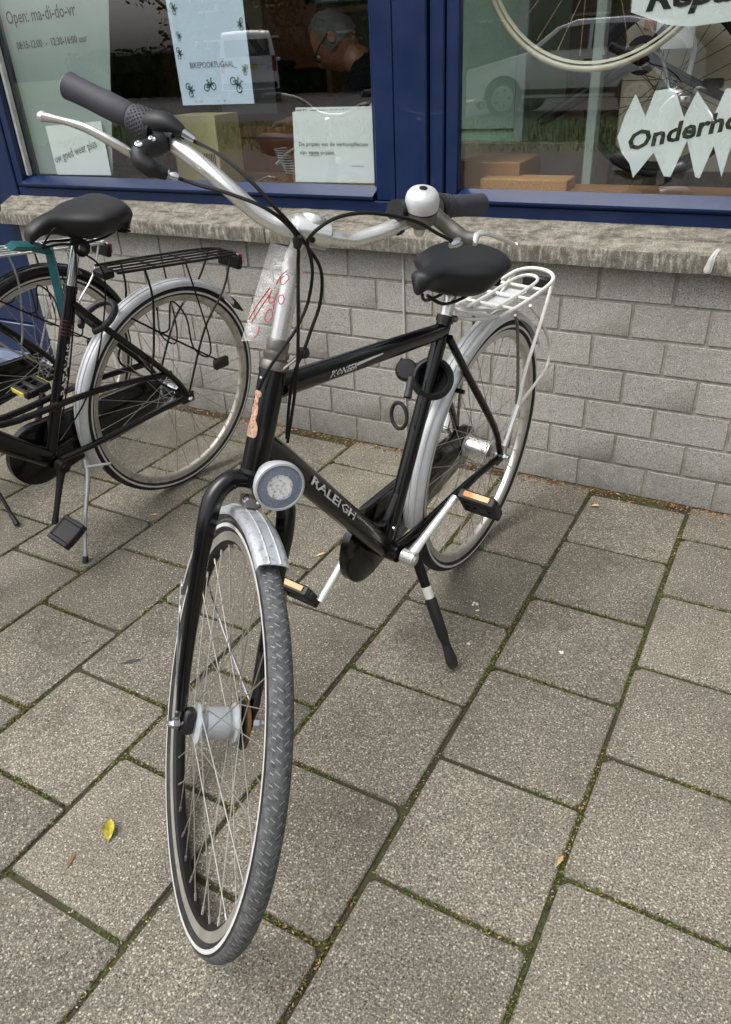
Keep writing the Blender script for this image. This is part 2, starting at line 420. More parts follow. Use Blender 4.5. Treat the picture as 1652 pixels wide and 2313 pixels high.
M['asphalt'] = mat_ground('asphalt', rgb(62, 62, 62), rgb(86, 84, 82))
M['soil'] = mat_ground('grass_ground', rgb(58, 76, 36), rgb(86, 100, 52), 8)
M['facade'] = mat_ground('facade_brick', rgb(96, 92, 88), rgb(120, 112, 104), 12)
def mat_sill():
    m, N, L, B = nodes('weathered_sill')
    g = N.new('ShaderNodeNewGeometry').outputs['Position']
    mp = N.new('ShaderNodeMapping'); mp.inputs['Scale'].default_value = (1, .35, .26); L.new(g, mp.inputs['Vector'])
    streak = noise(N, L, mp.outputs[0], 74., 7, .72); mpb = N.new('ShaderNodeMapping'); mpb.inputs['Scale'].default_value = (.7, 1.4, 1.4); L.new(g, mpb.inputs['Vector']); blot = noise(N, L, mpb.outputs[0], 26., 8, .75); fine = noise(N, L, g, 320., 3, .7)
    r = ramp(N, [(.38, rgb(66, 64, 59)), (.49, rgb(90, 87, 79)), (.57, rgb(130, 126, 117)), (.68, rgb(184, 181, 171))]); L.new(streak, r.inputs[0])
    r2 = ramp(N, [(.36, rgb(70, 67, 58)), (.48, rgb(116, 112, 100)), (.62, rgb(152, 147, 134))]); L.new(blot, r2.inputs[0])
    # run-off streaks only where the face is upright
    nz = N.new('ShaderNodeSeparateXYZ'); L.new(N.new('ShaderNodeNewGeometry').outputs['Normal'], nz.inputs[0])
    c = mixc(N, L, mrange(N, L, nz.outputs[2], .3, .7, .72, .22), r2.outputs[0], r.outputs[0])
    hv = N.new('ShaderNodeHueSaturation'); L.new(c, hv.inputs['Color']); L.new(mrange(N, L, fine, .34, .66, .55, 1.4), hv.inputs['Value'])
    L.new(hv.outputs[0], B.inputs['Base Color']); B.inputs['Roughness'].default_value = .9
    bp = N.new('ShaderNodeBump'); bp.inputs['Strength'].default_value = .7; bp.inputs['Distance'].default_value = .002; L.new(fine, bp.inputs['Height']); L.new(bp.outputs[0], B.inputs['Normal'])
    return m
M['sill'] = mat_sill()
def mat_pane(name, refl=1.5, tint=(.93, .97, .95, 1)):
    m, N, L, B = nodes(name); N.remove(B)
    out = N['Material Output']
    tr = N.new('ShaderNodeBsdfTransparent'); tr.inputs[0].default_value = tint
    gl = N.new('ShaderNodeBsdfGlossy'); gl.inputs['Roughness'].default_value = .005
    fr = N.new('ShaderNodeFresnel'); fr.inputs['IOR'].default_value = refl
    bf = N.new('ShaderNodeNewGeometry'); mm = N.new('ShaderNodeMath'); mm.operation = 'SUBTRACT'; mm.inputs[0].default_value = 1.0; L.new(bf.outputs['Backfacing'], mm.inputs[1])
    m3 = N.new('ShaderNodeMath'); m3.operation = 'MULTIPLY'; L.new(mm.outputs[0], m3.inputs[0]); L.new(fr.outputs[0], m3.inputs[1])
    mx = N.new('ShaderNodeMixShader'); L.new(m3.outputs[0], mx.inputs[0]); L.new(tr.outputs[0], mx.inputs[1]); L.new(gl.outputs[0], mx.inputs[2]); L.new(mx.outputs[0], out.inputs[0])
    return m
M['pane'] = mat_pane('window_glass', 2.7, (.955, .975, .968, 1))
M['clear'] = mat_pane('clear_lens', 1.5, (1, 1, 1, 1))
def mat_film():
    m, N, L, B = nodes('clear_plastic_film'); N.remove(B); out = N['Material Output']
    tr = N.new('ShaderNodeBsdfTransparent'); df = N.new('ShaderNodeBsdfDiffuse'); df.inputs[0].default_value = rgb(210, 212, 214)
    gl = N.new('ShaderNodeBsdfGlossy'); gl.inputs['Roughness'].default_value = .15
    tc = N.new('ShaderNodeTexCoord'); w = noise(N, L, tc.outputs['Object'], 40, 4, .6)
    m1 = N.new('ShaderNodeMixShader'); m1.inputs[0].default_value = .13; L.new(tr.outputs[0], m1.inputs[1]); L.new(df.outputs[0], m1.inputs[2])
    bp = N.new('ShaderNodeBump'); bp.inputs['Strength'].default_value = .6; bp.inputs['Distance'].default_value = .004; L.new(w, bp.inputs['Height']); L.new(bp.outputs[0], gl.inputs['Normal'])
    m2 = N.new('ShaderNodeMixShader'); m2.inputs[0].default_value = .08; L.new(m1.outputs[0], m2.inputs[1]); L.new(gl.outputs[0], m2.inputs[2]); L.new(m2.outputs[0], out.inputs[0])
    return m
M['film'] = mat_film()
def mat_tread():
    m, N, L, B = nodes('worn_tyre_tread')
    g = N.new('ShaderNodeTexCoord').outputs['Object']
    a = mrange(N, L, noise(N, L, g, 90, 8, .8), .36, .64)
    c = mixc(N, L, a, rgb(48, 50, 53), rgb(98, 99, 99))
    L.new(c, B.inputs['Base Color']); B.inputs['Roughness'].default_value = .8
    return m
M['tread'] = mat_tread()
M['groove'] = mat('dusty_tread_groove', rgb(128, 130, 130), .9, 0, .2, 50)
M['steelblue'] = mat('lamp_reflector', rgb(240, 241, 242), .22, .1, .05, 200, c2=rgb(96, 98, 102), c2amt=.75, c2s=190, c2thr=.5)  # bowl's mirror reflections painted in: pale base for sky, dark patches for facets
M['lens_grey'] = mat('lamp_lens_ribs', rgb(126, 134, 150), .25, .3, .08, 300, bump=.5, bs=700)
M['lamp_rim'] = mat('lamp_rim_plastic', rgb(178, 180, 184), .35, .2, .05, 40)

# traced control points (metres, in the space of the thing they belong to)
DATA = {"cable_shift_r":[[0.8586,-0.0978,1.1787],[0.8712,-0.0366,1.1668],[0.8731,0.0128,1.1417],[0.8631,0.0461,1.1091],[0.8374,0.0564,1.0788],[0.8146,0.0623,1.0486],[0.7925,0.0623,1.0223],[0.7858,0.0615,0.9952],[0.7873,0.0569,0.9605],[0.8026,0.0515,0.9271],[0.817,0.0461,0.8948],[0.8201,0.0327,0.8655],[0.8236,0.0215,0.8156],[0.8342,0.0198,0.7488]],"cable_brake_r":[[0.8949,-0.1051,1.1381],[0.8993,-0.0623,1.1337],[0.8876,-0.0114,1.1249],[0.8705,0.0335,1.1099],[0.8481,0.053,1.086],[0.8344,0.0572,1.0637],[0.8252,0.0492,1.0275],[0.8323,0.0524,0.9794],[0.8326,0.0502,0.9262],[0.8319,0.0457,0.8762],[0.8198,0.0274,0.8157],[0.8298,0.0176,0.7381]],"cable_brake_l":[[0.5959,0.1792,1.0324],[0.6416,0.1715,1.0531],[0.6969,0.1639,1.0794],[0.7405,0.1459,1.093],[0.7768,0.1257,1.0995],[0.8081,0.1036,1.0957],[0.8303,0.0863,1.0815],[0.828,0.069,1.0624],[0.811,0.0615,1.0356],[0.805,0.0585,1.0094],[0.8031,0.0468,0.9668],[0.8306,0.0441,0.9338],[0.8589,0.0431,0.9165],[0.8794,0.0283,0.8841],[0.879,0.0071,0.8475]],"lever_r":[[0.9215,-0.1358,1.1567],[0.935,-0.1372,1.1678],[0.9526,-0.1485,1.1819],[0.9657,-0.1758,1.1966],[0.9697,-0.2121,1.2031],[0.9692,-0.2592,1.2062]],"brk_r_arm":[[0.8972,-0.1295,1.1735],[0.9254,-0.1254,1.1704],[0.9357,-0.1195,1.1614],[0.9286,-0.107,1.151],[0.9138,-0.0988,1.1451]],"brk_r_adj":[[0.9148,-0.1003,1.1451],[0.9036,-0.0864,1.1389]],"shift_r_house":[[0.8784,-0.1541,1.1996],[0.8757,-0.1276,1.1996],[0.8686,-0.1036,1.1889]],"shift_r_ferr":[[0.869,-0.1055,1.1899],[0.8608,-0.0922,1.1804]],"bell":[[0.6393,0.1409,1.0995],[0.6255,0.1326,1.0693],[0.6179,0.1265,1.0477]],"brk_l_arm":[[0.5954,0.1335,1.0707],[0.5823,0.155,1.0516],[0.5769,0.1805,1.0375],[0.5698,0.1948,1.0348]],"brk_l_adj":[[0.592,0.1832,1.0341],[0.6118,0.1785,1.0308]],"lever_l":[[0.5627,0.1953,1.0254],[0.544,0.1897,1.0358],[0.525,0.1976,1.0354],[0.4964,0.2129,1.0231],[0.4596,0.2237,1.0068]],"rack_leg_l":[[-0.1893,0.065,0.7495],[-0.1504,0.07,0.6853],[-0.035,0.085,0.5733],[-0.0072,0.09,0.5001],[0.0396,0.085,0.4048]],"rack_strap":[[-0.1049,0.05,0.7234],[-0.182,0.06,0.6579],[-0.2383,0.07,0.5822],[-0.2266,0.075,0.5301],[-0.1579,0.08,0.5129],[-0.0084,0.09,0.4959]],"rack_leg2":[[0.0099,0.06,0.7323],[-0.0217,0.06,0.6704],[-0.0203,0.08,0.5047]],"tag":[[0.8228,-0.0004,1.0533],[0.7949,0.0394,1.038],[0.8423,0.0418,0.9206],[0.896,-0.0052,0.9269],[0.8193,0.0398,1.0247],[0.8539,0.0256,0.9737]],"b2_teal":[[0.4696,0.03,0.9217],[0.4006,0.0,0.902],[0.3402,-0.02,0.8724],[0.3316,-0.03,0.7832],[0.3232,-0.035,0.69]],"glass_small":[[-2.088,0.478,1.086],[-1.767,0.478,1.102],[-1.77,0.478,0.906],[-2.084,0.478,0.903]],"glass_poster":[[-1.339,0.47,1.484],[-1.015,0.47,1.467],[-1.012,0.47,1.149],[-1.331,0.47,1.149]],"glass_notice":[[-0.858,0.47,1.122],[-0.55,0.47,1.126],[-0.551,0.47,0.906],[-0.87,0.47,0.903]],"notice_back":[[-0.847,0.474,1.134],[-0.552,0.474,1.133],[-0.553,0.474,1.118],[-0.849,0.474,1.117]],"texts":{"open":[[-2.171,0.484,1.443],[-1.76,0.484,1.448]],"hours":[[-2.168,0.484,1.366],[-1.754,0.484,1.368]],"small":[[-2.072,0.477,0.948],[-1.815,0.477,1.01]],"poster":[[-1.281,0.469,1.262],[-1.069,0.469,1.258]],"n1":[[-0.841,0.469,1.023],[-0.574,0.469,1.023]],"n2":[[-0.844,0.469,0.998],[-0.695,0.469,0.999]],"n3":[[-0.642,0.469,0.956],[-0.588,0.469,0.958]],"onder":[[0.266,0.469,1.019],[0.523,0.469,1.074]],"repa":[[0.25,0.469,1.318],[0.476,0.469,1.326]]},"zig":[[0.226,0.47,1.043],[0.24,0.47,1.096],[0.262,0.47,1.149],[0.295,0.47,1.095],[0.312,0.47,1.155],[0.361,0.47,1.161],[0.395,0.47,1.091],[0.418,0.47,1.153],[0.468,0.47,1.093],[0.487,0.47,1.156],[0.549,0.47,1.154],[0.59,0.47,0.948],[0.524,0.47,1.022],[0.514,0.47,0.946],[0.481,0.47,1.022],[0.459,0.47,0.942],[0.447,0.47,0.945],[0.412,0.47,1.035],[0.383,0.47,0.944],[0.365,0.47,0.945],[0.329,0.47,1.005],[0.282,0.47,0.939],[0.268,0.47,0.976],[0.242,0.47,1.004]]}
M2ROWS = [[-0.14839, 0.98276, 0.1103, -1.01418], [-0.98893, -0.14746, -0.01655, -0.18701], [0.0, -0.11153, 0.99376, 0.0], [0, 0, 0, 1]]

# ================================================================== GROUND
T = .305; YW = .3587           # paving module, face of the wall
JW = .0112                     # joint width

def sheet(name, x0, x1, y0, y1, z, m, kind='structure', nx=1, ny=1):
    b = MB(); b.add([(x0, y0, z), (x1, y0, z), (x1, y1, z), (x0, y1, z)], [(0, 1, 2, 3)], 0, True)
    o = b.build(name, m); o['kind'] = kind; return o
ground = sheet('ground', -150, 150, -150, 150, -.1, M['soil'])
bed = sheet('joint_sand', -9, 7, -3.6, YW + .02, -.0075, M['bed'])
pavement = bpy.data.objects.new('pavement', MB().add([(-9, -3.62, -.03), (7, -3.62, -.03), (7, YW + .02, -.03), (-9, YW + .02, -.03)], [(0, 1, 2, 3)]).mesh('pavement', M['bed']))
col.objects.link(pavement); pavement['kind'] = 'structure'

def tile_mesh(lx, ly, seed):
    r = random.Random(seed); b = .0035; m = MB(); H = .034
    hx, hy = lx / 2, ly / 2
    ch = {(a, b_): r.choice((.003, .004, .006, .009, .014)) for a in (-1, 1) for b_ in (-1, 1)}
    def loop(off, z, j):
        pts = []
        for (sx, sy) in ((-1, -1), (1, -1), (1, 1), (-1, 1)):
            cx, cy = sx * (hx - off), sy * (hy - off); c = ch[(sx, sy)] if z > -.02 else .004
            q = [(cx, cy - sy * c), (cx - sx * c, cy)]
            if sx * sy < 0: q.reverse()
            pts += [(px + r.uniform(-j, j), py + r.uniform(-j, j), z) for px, py in q]
        return pts
    # order corners consistently (ccw)
    L = [loop(0, -H, .0), loop(0, -b, .0012), loop(b * .6, -b * .25, .0008), loop(b * 1.5, 0, .0005)]
    vs = [p for l in L for p in l]; fs = []
    for i in range(3):
        for k in range(8): fs.append((i * 8 + k, i * 8 + (k + 1) % 8, (i + 1) * 8 + (k + 1) % 8, (i + 1) * 8 + k))
    fs.append(tuple(24 + k for k in range(8)))
    m.add(vs, fs, 0, False)
    return m.mesh('paving_tile', M['tile'], 30)
full = [tile_mesh(T - JW - (s % 3) * .0008, T - JW, s) for s in range(12)]
tiles = []; far = MB()
joints = []    # (x0,y0,x1,y1) centre lines of joints, for moss and litter
for u in range(-15, 9):
    cx = (u + .5) * T
    even = (u % 2 == 0)
    k0 = -1.5 if even else -1
    v = k0
    while v < 10.6:
        ya, yb = -v * T, -(v + 1) * T          # ya nearer the wall
        top = min(ya, YW - .012); ly = top - yb - JW
        if ly > .02:
            whole = abs(ly - (T - JW)) < .002
            near = -9 <= u <= 4
            me = full[(u * 7 + int(v * 2) * 5) % 12] if whole else tile_mesh(T - JW, ly, 50 + u)
            if near and v > -2:
                o = link('paving_tile', me, pavement)
                r = RNG.random(6)
                o.rotation_euler = ((r[0] - .5) * .006, (r[1] - .5) * .006, (r[2] - .5) * .009 + (PI / 2 * int(r[5] * 4) if whole else 0))
                o.location = (cx + (r[3] - .5) * .003, (top + yb) / 2 + (JW / 2 - JW / 2), (r[4] - .5) * .0035)
                tiles.append(o)
            else:
                far.cham((cx, (top + yb) / 2, -.017), (T - JW, ly, .034), .003)
        if -10 <= u <= 4 and v < 7:
            joints.append((u * T, yb, (u + 1) * T, yb, 0))
            joints.append(((u + 1) * T, ya, (u + 1) * T, yb, 1))
        v += 1
fo = far.build('paving_tile', M['tile'], pavement); fo['kind'] = 'stuff'

# moss, litter and grit lying in the joints and along the wall
def bits(name, n_pts, size, mfun, material, flatk=.5):
    m = MB(); vs = []; fs = []
    for (x, y, z, s) in n_pts:
        a = random.random() * 6.28; ca, sa = math.cos(a), math.sin(a)
        lx, ly, lz = s * random.uniform(.7, 1.5), s * random.uniform(.4, .8), s * flatk * random.uniform(.5, 1.3)
        o = len(vs)
        for (px, py, pz) in ((lx, 0, 0), (-lx, 0, 0), (0, ly, 0), (0, -ly, 0), (0, 0, lz), (0, 0, -lz * .5)):
            vs.append((x + px * ca - py * sa, y + px * sa + py * ca, z + pz))
        for f in ((0, 2, 4), (2, 1, 4), (1, 3, 4), (3, 0, 4), (2, 0, 5), (1, 2, 5), (3, 1, 5), (0, 3, 5)): fs.append(tuple(o + i for i in f))
    m.add(vs, fs, 0, True); return m.build(name, material)
def joint_pts(n, spread, zr, sr, patch, thr):
    out = []
    while len(out) < n:
        x0, y0, x1, y1, kind = random.choice(joints)
        t = random.random(); x = x0 + (x1 - x0) * t; y = y0 + (y1 - y0) * t
        # patchy: a smooth pseudo noise
        w = math.sin(x * 7.1 + 1.3 * patch) * math.sin(y * 6.3 + patch) + .6 * math.sin(x * 17. + y * 13. + patch * 2)
        if w < thr + random.uniform(-.5, .5): continue
        o = random.gauss(0, spread)
        if abs(o) > JW * .75: continue
        if kind: x += o
        else: y += o
        if y > YW - .01 or y < -2.3: continue
        out.append((x, y, random.uniform(*zr), random.uniform(*sr)))
    return out
mo = bits('joint_moss', joint_pts(34000, .0042, (-.006, .0004), (.0014, .0038), 1.7, -.35), 0, None, M['moss']); mo['kind'] = 'stuff'
de = bits('joint_litter', joint_pts(4200, .003, (-.005, .0005), (.0012, .0034), 4.4, .45) +
          [(random.uniform(-4, 2), YW - .016 - abs(random.gauss(0, .022)) * (1 + .6 * math.sin(i * .01)), random.uniform(-.002, .005), random.uniform(.0018, .0058)) for i in range(4200)], 0, None, M['debris'], .35); de['kind'] = 'stuff'
gr = bits('joint_grit', joint_pts(2600, .0034, (-.004, 0), (.0012, .0028), 8., .0) +
          [(random.uniform(-3.2, 1.7), random.uniform(-2.2, .3), .0012, random.uniform(.0008, .002)) for i in range(900)], 0, None, M['grit']); gr['kind'] = 'stuff'

# kerb, road, verge and parking strip across the street (they mirror in the panes)
kb = MB()
kerb = MB().cham((-1, -3.66, -.06), (16, .1, .12), .01).build('kerb', M['block']); kerb['kind'] = 'structure'
road = sheet('road', -60, 60, -9.2, -3.71, -.08, M['asphalt'])
verge = MB().add([(-60, -12.2, .13), (60, -12.2, .13), (60, -9.2, -.078), (-60, -9.2, -.078)], [(0, 1, 2, 3)], 0, True).build('grass_verge', M['soil']); verge['kind'] = 'structure'
park = sheet('parking_strip', -60, 60, -24.9, -12.2, .13, M['asphalt'])
gv = MB(); vs = []; fs = []
for i in range(9000):
    x, y = random.uniform(-14, 6), random.uniform(-12.2, -9.2); h = random.uniform(.05, .14); w = .012
    a = random.random() * 6.28; o = len(vs); gz = -.078 + (-9.2 - y) / 3 * .208
    vs += [(x - w * math.cos(a), y - w * math.sin(a), gz), (x + w * math.cos(a), y + w * math.sin(a), gz), (x + random.uniform(-.04, .04), y + random.uniform(-.04, .04), gz + h)]
    fs.append((o, o + 1, o + 2))
gv.add(vs, fs, 0, True); g = gv.build('grass', M['grass']); g['kind'] = 'stuff'

# ================================================================== WALL
BW, BH, X0, Z6 = .21323, .10490, .13832, .09439
wall = thing('block_wall', 'low wall of grey speckled concrete blocks in half bond under the shop window', 'wall', at((0, 0, 0)))
WL, WR = -2.262, 2.6
MB().cham(((WL + WR) / 2, YW + .1 + .004, .36), (WR - WL - .004, .2, .74), .001).build('mortar', M['mortar'], wall)
J = .0105
bmesh_ = {}
def block_mesh(w, h, s):
    m = MB(); r = random.Random(s)
    m.cham((0, 0, 0), (w, .02, h), .0011)
    m.v = [(x + r.uniform(-.0006, .0006), y + r.uniform(-.0005, .0005), z + r.uniform(-.0006, .0006)) for x, y, z in m.v]
    return m.mesh('block', M['block'], 30)
blk = [block_mesh(BW - J, BH - J, s) for s in range(4)]
JOINTX = -.3945
for i in range(7):
    zc = Z6 + (6 - (i + .5)) * BH
    odd = (i % 2 == 0)
    j = -24
    while True:
        xa = X0 + (j + (1 if odd else 0)) * BW / 2 * 1.0; xb = xa + BW; j += 2
        if xa > WR: break
        segs = [(xa, xb)]
        if xa < JOINTX < xb: segs = [(xa, JOINTX - .003 + J / 2), (JOINTX + .003 - J / 2, xb)]
        for a, b in segs:
            a, b = max(a, WL - J / 2), min(b, WR)
            if b - a < .03: continue
            me = blk[(i * 5 + j) % 4] if abs(b - a - BW) < 1e-4 else block_mesh(b - a - J, BH - J, i)
            o = link('block', me, wall); o.location = ((a + b) / 2, YW + .0098 + random.uniform(-.0012, .0008), zc)
MB().cham((JOINTX, YW - .003, .36), (.007, .012, .725), .002).build('joint_sealant', M['sealant'], wall)

# concrete sill, three lengths
sill = thing('window_sill', 'weathered concrete sill with dark run-off streaks below the blue window frame', 'sill', at((0, 0, 0)))
def sill_piece(x0, x1, seed):
    r = random.Random(seed); n = max(6, int((x1 - x0) / .05)); loops = []
    for i in range(n + 1):
        x = x0 + (x1 - x0) * i / n; e = .0012
        pr = [(.299, .7285), (.2985, .768), (.3025, .7765), (.312, .7815), (.356, .799), (.358, .7975), (.362, .7985), (.364, .8025), (.44, .832), (.46, .832), (.46, .72), (.352, .72), (.345, .7275)]
        loops.append([(x, y + r.uniform(-e, e), z + r.uniform(-e, e)) for y, z in pr])
    m = MB().loft(loops); return m.build('sill_slab', M['sill'], sill)
for a, b in ((-2.33, -.905), (-.901, .82), (.824, 2.6)): sill_piece(a, b, int(a * 10))
# bird dropping on the sill edge
m = MB()
for (x0_, x1_, w) in ((.552, .541, .0085), (.557, .549, .005)):
    pts = [(x0_, .33, .7905), (x0_ * .6 + x1_ * .4, .312, .7838), (x1_ * .9 + x0_ * .1, .3, .7745), (x1_, .2965, .765), (x1_ - .004, .2962, .745), (x1_ - .006, .2964, .733)]
    m.tube(smooth_path(pts, 3), [w * q * .5 for q in (.5, .8, 1., 1., .9, .8, .9, 1.2, 1.4, 1.5, 1.6, 1.8, 2., 2., 1.6, 1.0)], 8, flat=.22)
d = m.build('bird_dropping', M['sealant']); tag(d, 'white bird dropping running down the edge of the concrete sill at the right', 'bird dropping')

# ================================================================== SHOP FRONT
shop = thing('shop_facade', 'shop front of dark blue painted timber with two large display windows', 'shop front', at((0, 0, 0)))
YF = .42; YG = .462
def bar(name, x0, x1, y0, y1, z0, z1, b=.004, parent=None, m=None):
    return MB().cham(((x0 + x1) / 2, (y0 + y1) / 2, (z0 + z1) / 2), (x1 - x0, y1 - y0, z1 - z0), b).build(name, m or M['blue'], parent or shop)
ZT = 2.35
# bottom rails with their sloped glazing ledge
def ledge(x0, x1):
    m = MB(); m.loft([[(x, YF - .014, .868), (x, YF - .014, .874), (x, YF + .002, .8835), (x, YG - .004, .9005), (x, YG - .004, .862), (x, YF, .860)] for x in (x0, x1)])
    return m.build('window_ledge', M['blue'], shop, sharp=20)
bar('bottom_rail', -2.28, -.4475, YF, YG + .05, .822, .8595)
bar('bottom_rail', -.3315, 2.6, YF, YG + .05, .822, .8595)
ledge(-2.235, -.528); ledge(-.236, 2.6)
# middle post: two frame stiles with a cover board between
bar('frame_stile', -.522, -.449, YF + .002, YG + .05, .86, ZT)
bar('cover_board', -.4455, -.334, YF - .008, YG + .05, .818, ZT)
bar('frame_stile', -.3305, -.283, YF + .004, YG + .05, .86, ZT)
bar('glazing_bead', -.2815, -.238, YF + .012, YG - .001, .86, ZT)
bar('glazing_bead', -.5375, -.5235, YF + .018, YG - .001, .9, ZT)
bar('frame_stile', -2.28, -2.236, YF, YG + .05, .86, ZT)
bar('glazing_bead', -2.2345, -2.214, YF + .02, YG - .001, .9, ZT, m=M['sealant'])
bar('top_rail', -2.28, 2.6, YF - .002, YG + .06, ZT + .002, ZT + .12)
bar('frame_stile', 2.2, 2.3, YF, YG + .05, .9, ZT)
pl_ = MB().cham(((-2.235 - .5) / 2, YG + .003, 1.62), (1.73, .006, 1.46), .0005).build('window_pane', M['pane'], shop)
pr_ = MB().cham((1.0, YG + .003, 1.62), (2.56, .006, 1.46), .0005).build('window_pane', M['pane'], shop)
# upper wall, side wall and the blue door at the left end
up = MB().cham((-.6, YG + .1, 3.1), (7.4, .3, 1.25), .01).build('upper_wall', M['block'], shop)
bar('corner_post', -2.40, -2.284, YF - .004, YG + .1, -.02, ZT + .1)
bar('corner_post', -2.335, -2.268, YF - .055, YF - .006, -.02, .719, .004)
door = thing('shop_door', 'dark blue panelled door at the left end of the low wall', 'door', at((0, 0, 0)))
bar('door_stile', -2.52, -2.405, YG + .03, YG + .08, .05, ZT, parent=door)
bar('door_panel', -3.2, -2.5225, YG + .05, YG + .08, .2, ZT, parent=door)
bar('door_rail', -3.2, -2.5225, YG + .03, YG + .0795, .05, .198, parent=door)
bar('door_rail', -3.2, -2.5225, YG + .03, YG + .0495, .78, .9, parent=door)
bar('threshold', -3.3, -2.29, YF - .03, YG + .12, -.01, .045, .006, door, M['threshold'])
bar('door_jamb', -3.35, -3.205, YF, YG + .1, -.02, ZT, parent=door)

# interior of the shop
room = thing('shop_interior', 'dim workshop room seen through the window panes', 'room', at((0, 0, 0)))
def rb(name, x0, x1, y0, y1, z0, z1, m, parent=None, b=.004): return MB().cham(((x0 + x1) / 2, (y0 + y1) / 2, (z0 + z1) / 2), (x1 - x0, y1 - y0, z1 - z0), b).build(name, m, parent)
rb('back_wall', -5.5, 3.4, 3.1, 3.2, 0, 2.8, M['wall_in'], room)
rb('side_wall', -5.6, -5.5, .6, 4.7, 0, 2.8, M['wall_in'], room)
rb('side_wall', 3.4, 3.5, .5, 4.7, 0, 2.8, M['wall_in'], room)
rb('ceiling', -5.6, 3.5, .5, 4.7, 2.8, 2.9, M['wall_in'], room)
rb('room_floor', -5.6, 3.5, .56, 4.6, -.02, .03, M['floor_in'], room)
rb('front_wall', -5.6, -3.36, .46, .56, 0, 2.8, M['wall_in'], room)
rb('parapet', -2.25, 2.6, .58, .62, .03, .83, M['wall_in'], room)

# things behind the glass, left pane
def quad(name, P, m, th=.0006, parent=None, label=None):
    return MB().prism(P, (0, th, 0)).build(name, m, parent, label)
def paper(name, P, m, label, th=.0006, cat='notice'):
    o = thing(name, label, cat, at((0, 0, 0))); quad('sheet', P, m, th, o); return o
D = DATA
hours = paper('opening_hours_sheet', [(-2.205, .486, 1.70), (-1.56, .486, 1.70), (-1.77, .486, .904), (-2.2, .486, .904)], M['papergrey'], 'large pale grey-green sheet with handwritten opening hours in the left pane')
tx = D['texts']
def on(name, body, key, m, par, h=None, bold=0, shear=0):
    a, b = tx[key]; return flat_text(name, body, a, b, m, par, h, bold=bold, shear=shear)
flat_text('lettering', 'Open: ma-di-do-vr', (-2.171, .4855, 1.443), (-1.79, .4855, 1.45), M['ink'], hours, .062)
flat_text('lettering', '08:15-12:00  -  12:30-16:00 uur', (-2.15, .4855, 1.358), (-1.76, .4855, 1.366), M['ink'], hours, .036)
small = paper('small_note', D['glass_small'], M['paper'], 'small square note with slanting grey handwriting at the bottom left of the pane')
a, b = tx['small']; flat_text('lettering', 'uw goed weer plus', a, b, M['inkgrey'], small, .045)
post = paper('poster', [(p[0] + (0, .0, 0, 0)[i], p[1], p[2] + (.03 if i < 2 else 0)) for i, p in enumerate(D['glass_poster'])], M['paperblue'], 'bluish white poster with small green bicycles hanging in the left pane', cat='poster')
flat_text('lettering', 'BIKEPOORTUGAAL_', (-1.272, .4695, 1.263), (-1.068, .4695, 1.261), M['inkgrey'], post, .026)
flat_text('lettering', 'L  us', (-1.27, .4695, 1.158), (-1.235, .4695, 1.158), M['inkgrey'], post, .01)
flat_text('lettering', 'o   u', (-1.17, .4695, 1.158), (-1.135, .4695, 1.158), M['inkgrey'], post, .01)
def bike_icon(cx, cz, s, rot):
    m = MB(); c, q = math.cos(rot), math.sin(rot)
    def P(x, z): return (cx + (x * c - z * q) * s, .4693, cz + (x * q + z * c) * s)
    for wx in (-.52, .52): m.tube([P(wx + .36 * math.cos(t * .524), .36 * math.sin(t * .524)) for t in range(12)], .05 * s, 4, closed=True)
    for seg in (((-.52, 0), (-.15, .5), (.3, .5), (.0, 0), (-.52, 0)), ((.0, 0), (-.22, .72)), ((.3, .5), (.52, 0)), ((.3, .5), (.24, .8), (.45, .85)), ((-.34, .72), (-.1, .72))):
        m.tube([P(*p) for p in seg], .05 * s, 4)
    m.tube([P(-.05, .15), P(.05, .35)], .17 * s, 6)
    return m.build('bicycle_print', M['inkgreen'], post)
for (cx, cz, s, r) in ((-1.29, 1.196, .026, -1.2), (-1.195, 1.204, .03, .1), (-1.08, 1.207, .032, -.8), (-1.315, 1.31, .02, -1.4), (-1.033, 1.25, .018, 1.2), (-1.312, 1.44, .02, -1.1), (-1.03, 1.38, .02, 1.5), (-1.305, 1.36, .016, -1.3)): bike_icon(cx, cz, s, r)
nb = quad('price_list', D['notice_back'], M['paper']); tag(nb, 'edge of a printed sheet showing above the square white notice', 'notice')
flat_text('lettering', 'FIETS  verkoop - onderdelen - service', (-.842, .4735, 1.121), (-.558, .4735, 1.121), M['ink'], nb, .011)
nt = paper('notice', D['glass_notice'], M['paper'], 'square white notice with two typed lines at the bottom right of the left pane')
flat_text('lettering', 'De prijzen van de verkoopfietsen', (-.842, .4695, 1.018), (-.572, .4695, 1.018), M['inkgrey'], nt, .018)
flat_text('lettering', 'zijn', (-.842, .4695, .992), (-.815, .4695, .992), M['inkgrey'], nt, .018)
flat_text('lettering', 'vaste', (-.806, .4695, .992), (-.763, .4695, .992), M['inkgrey'], nt, .018, bold=.02)
quad('underline', [(-.806, .4692, .9885), (-.763, .4692, .9885), (-.763, .4692, .9868), (-.806, .4692, .9868)], M['inkgrey'], .0003, nt)
flat_text('lettering', 'prijzen.', (-.756, .4695, .992), (-.7, .4695, .992), M['inkgrey'], nt, .018)
flat_text('lettering', 'www fiets nu', (-.638, .4695, .955), (-.59, .4695, .955), M['inkgrey'], nt, .009)

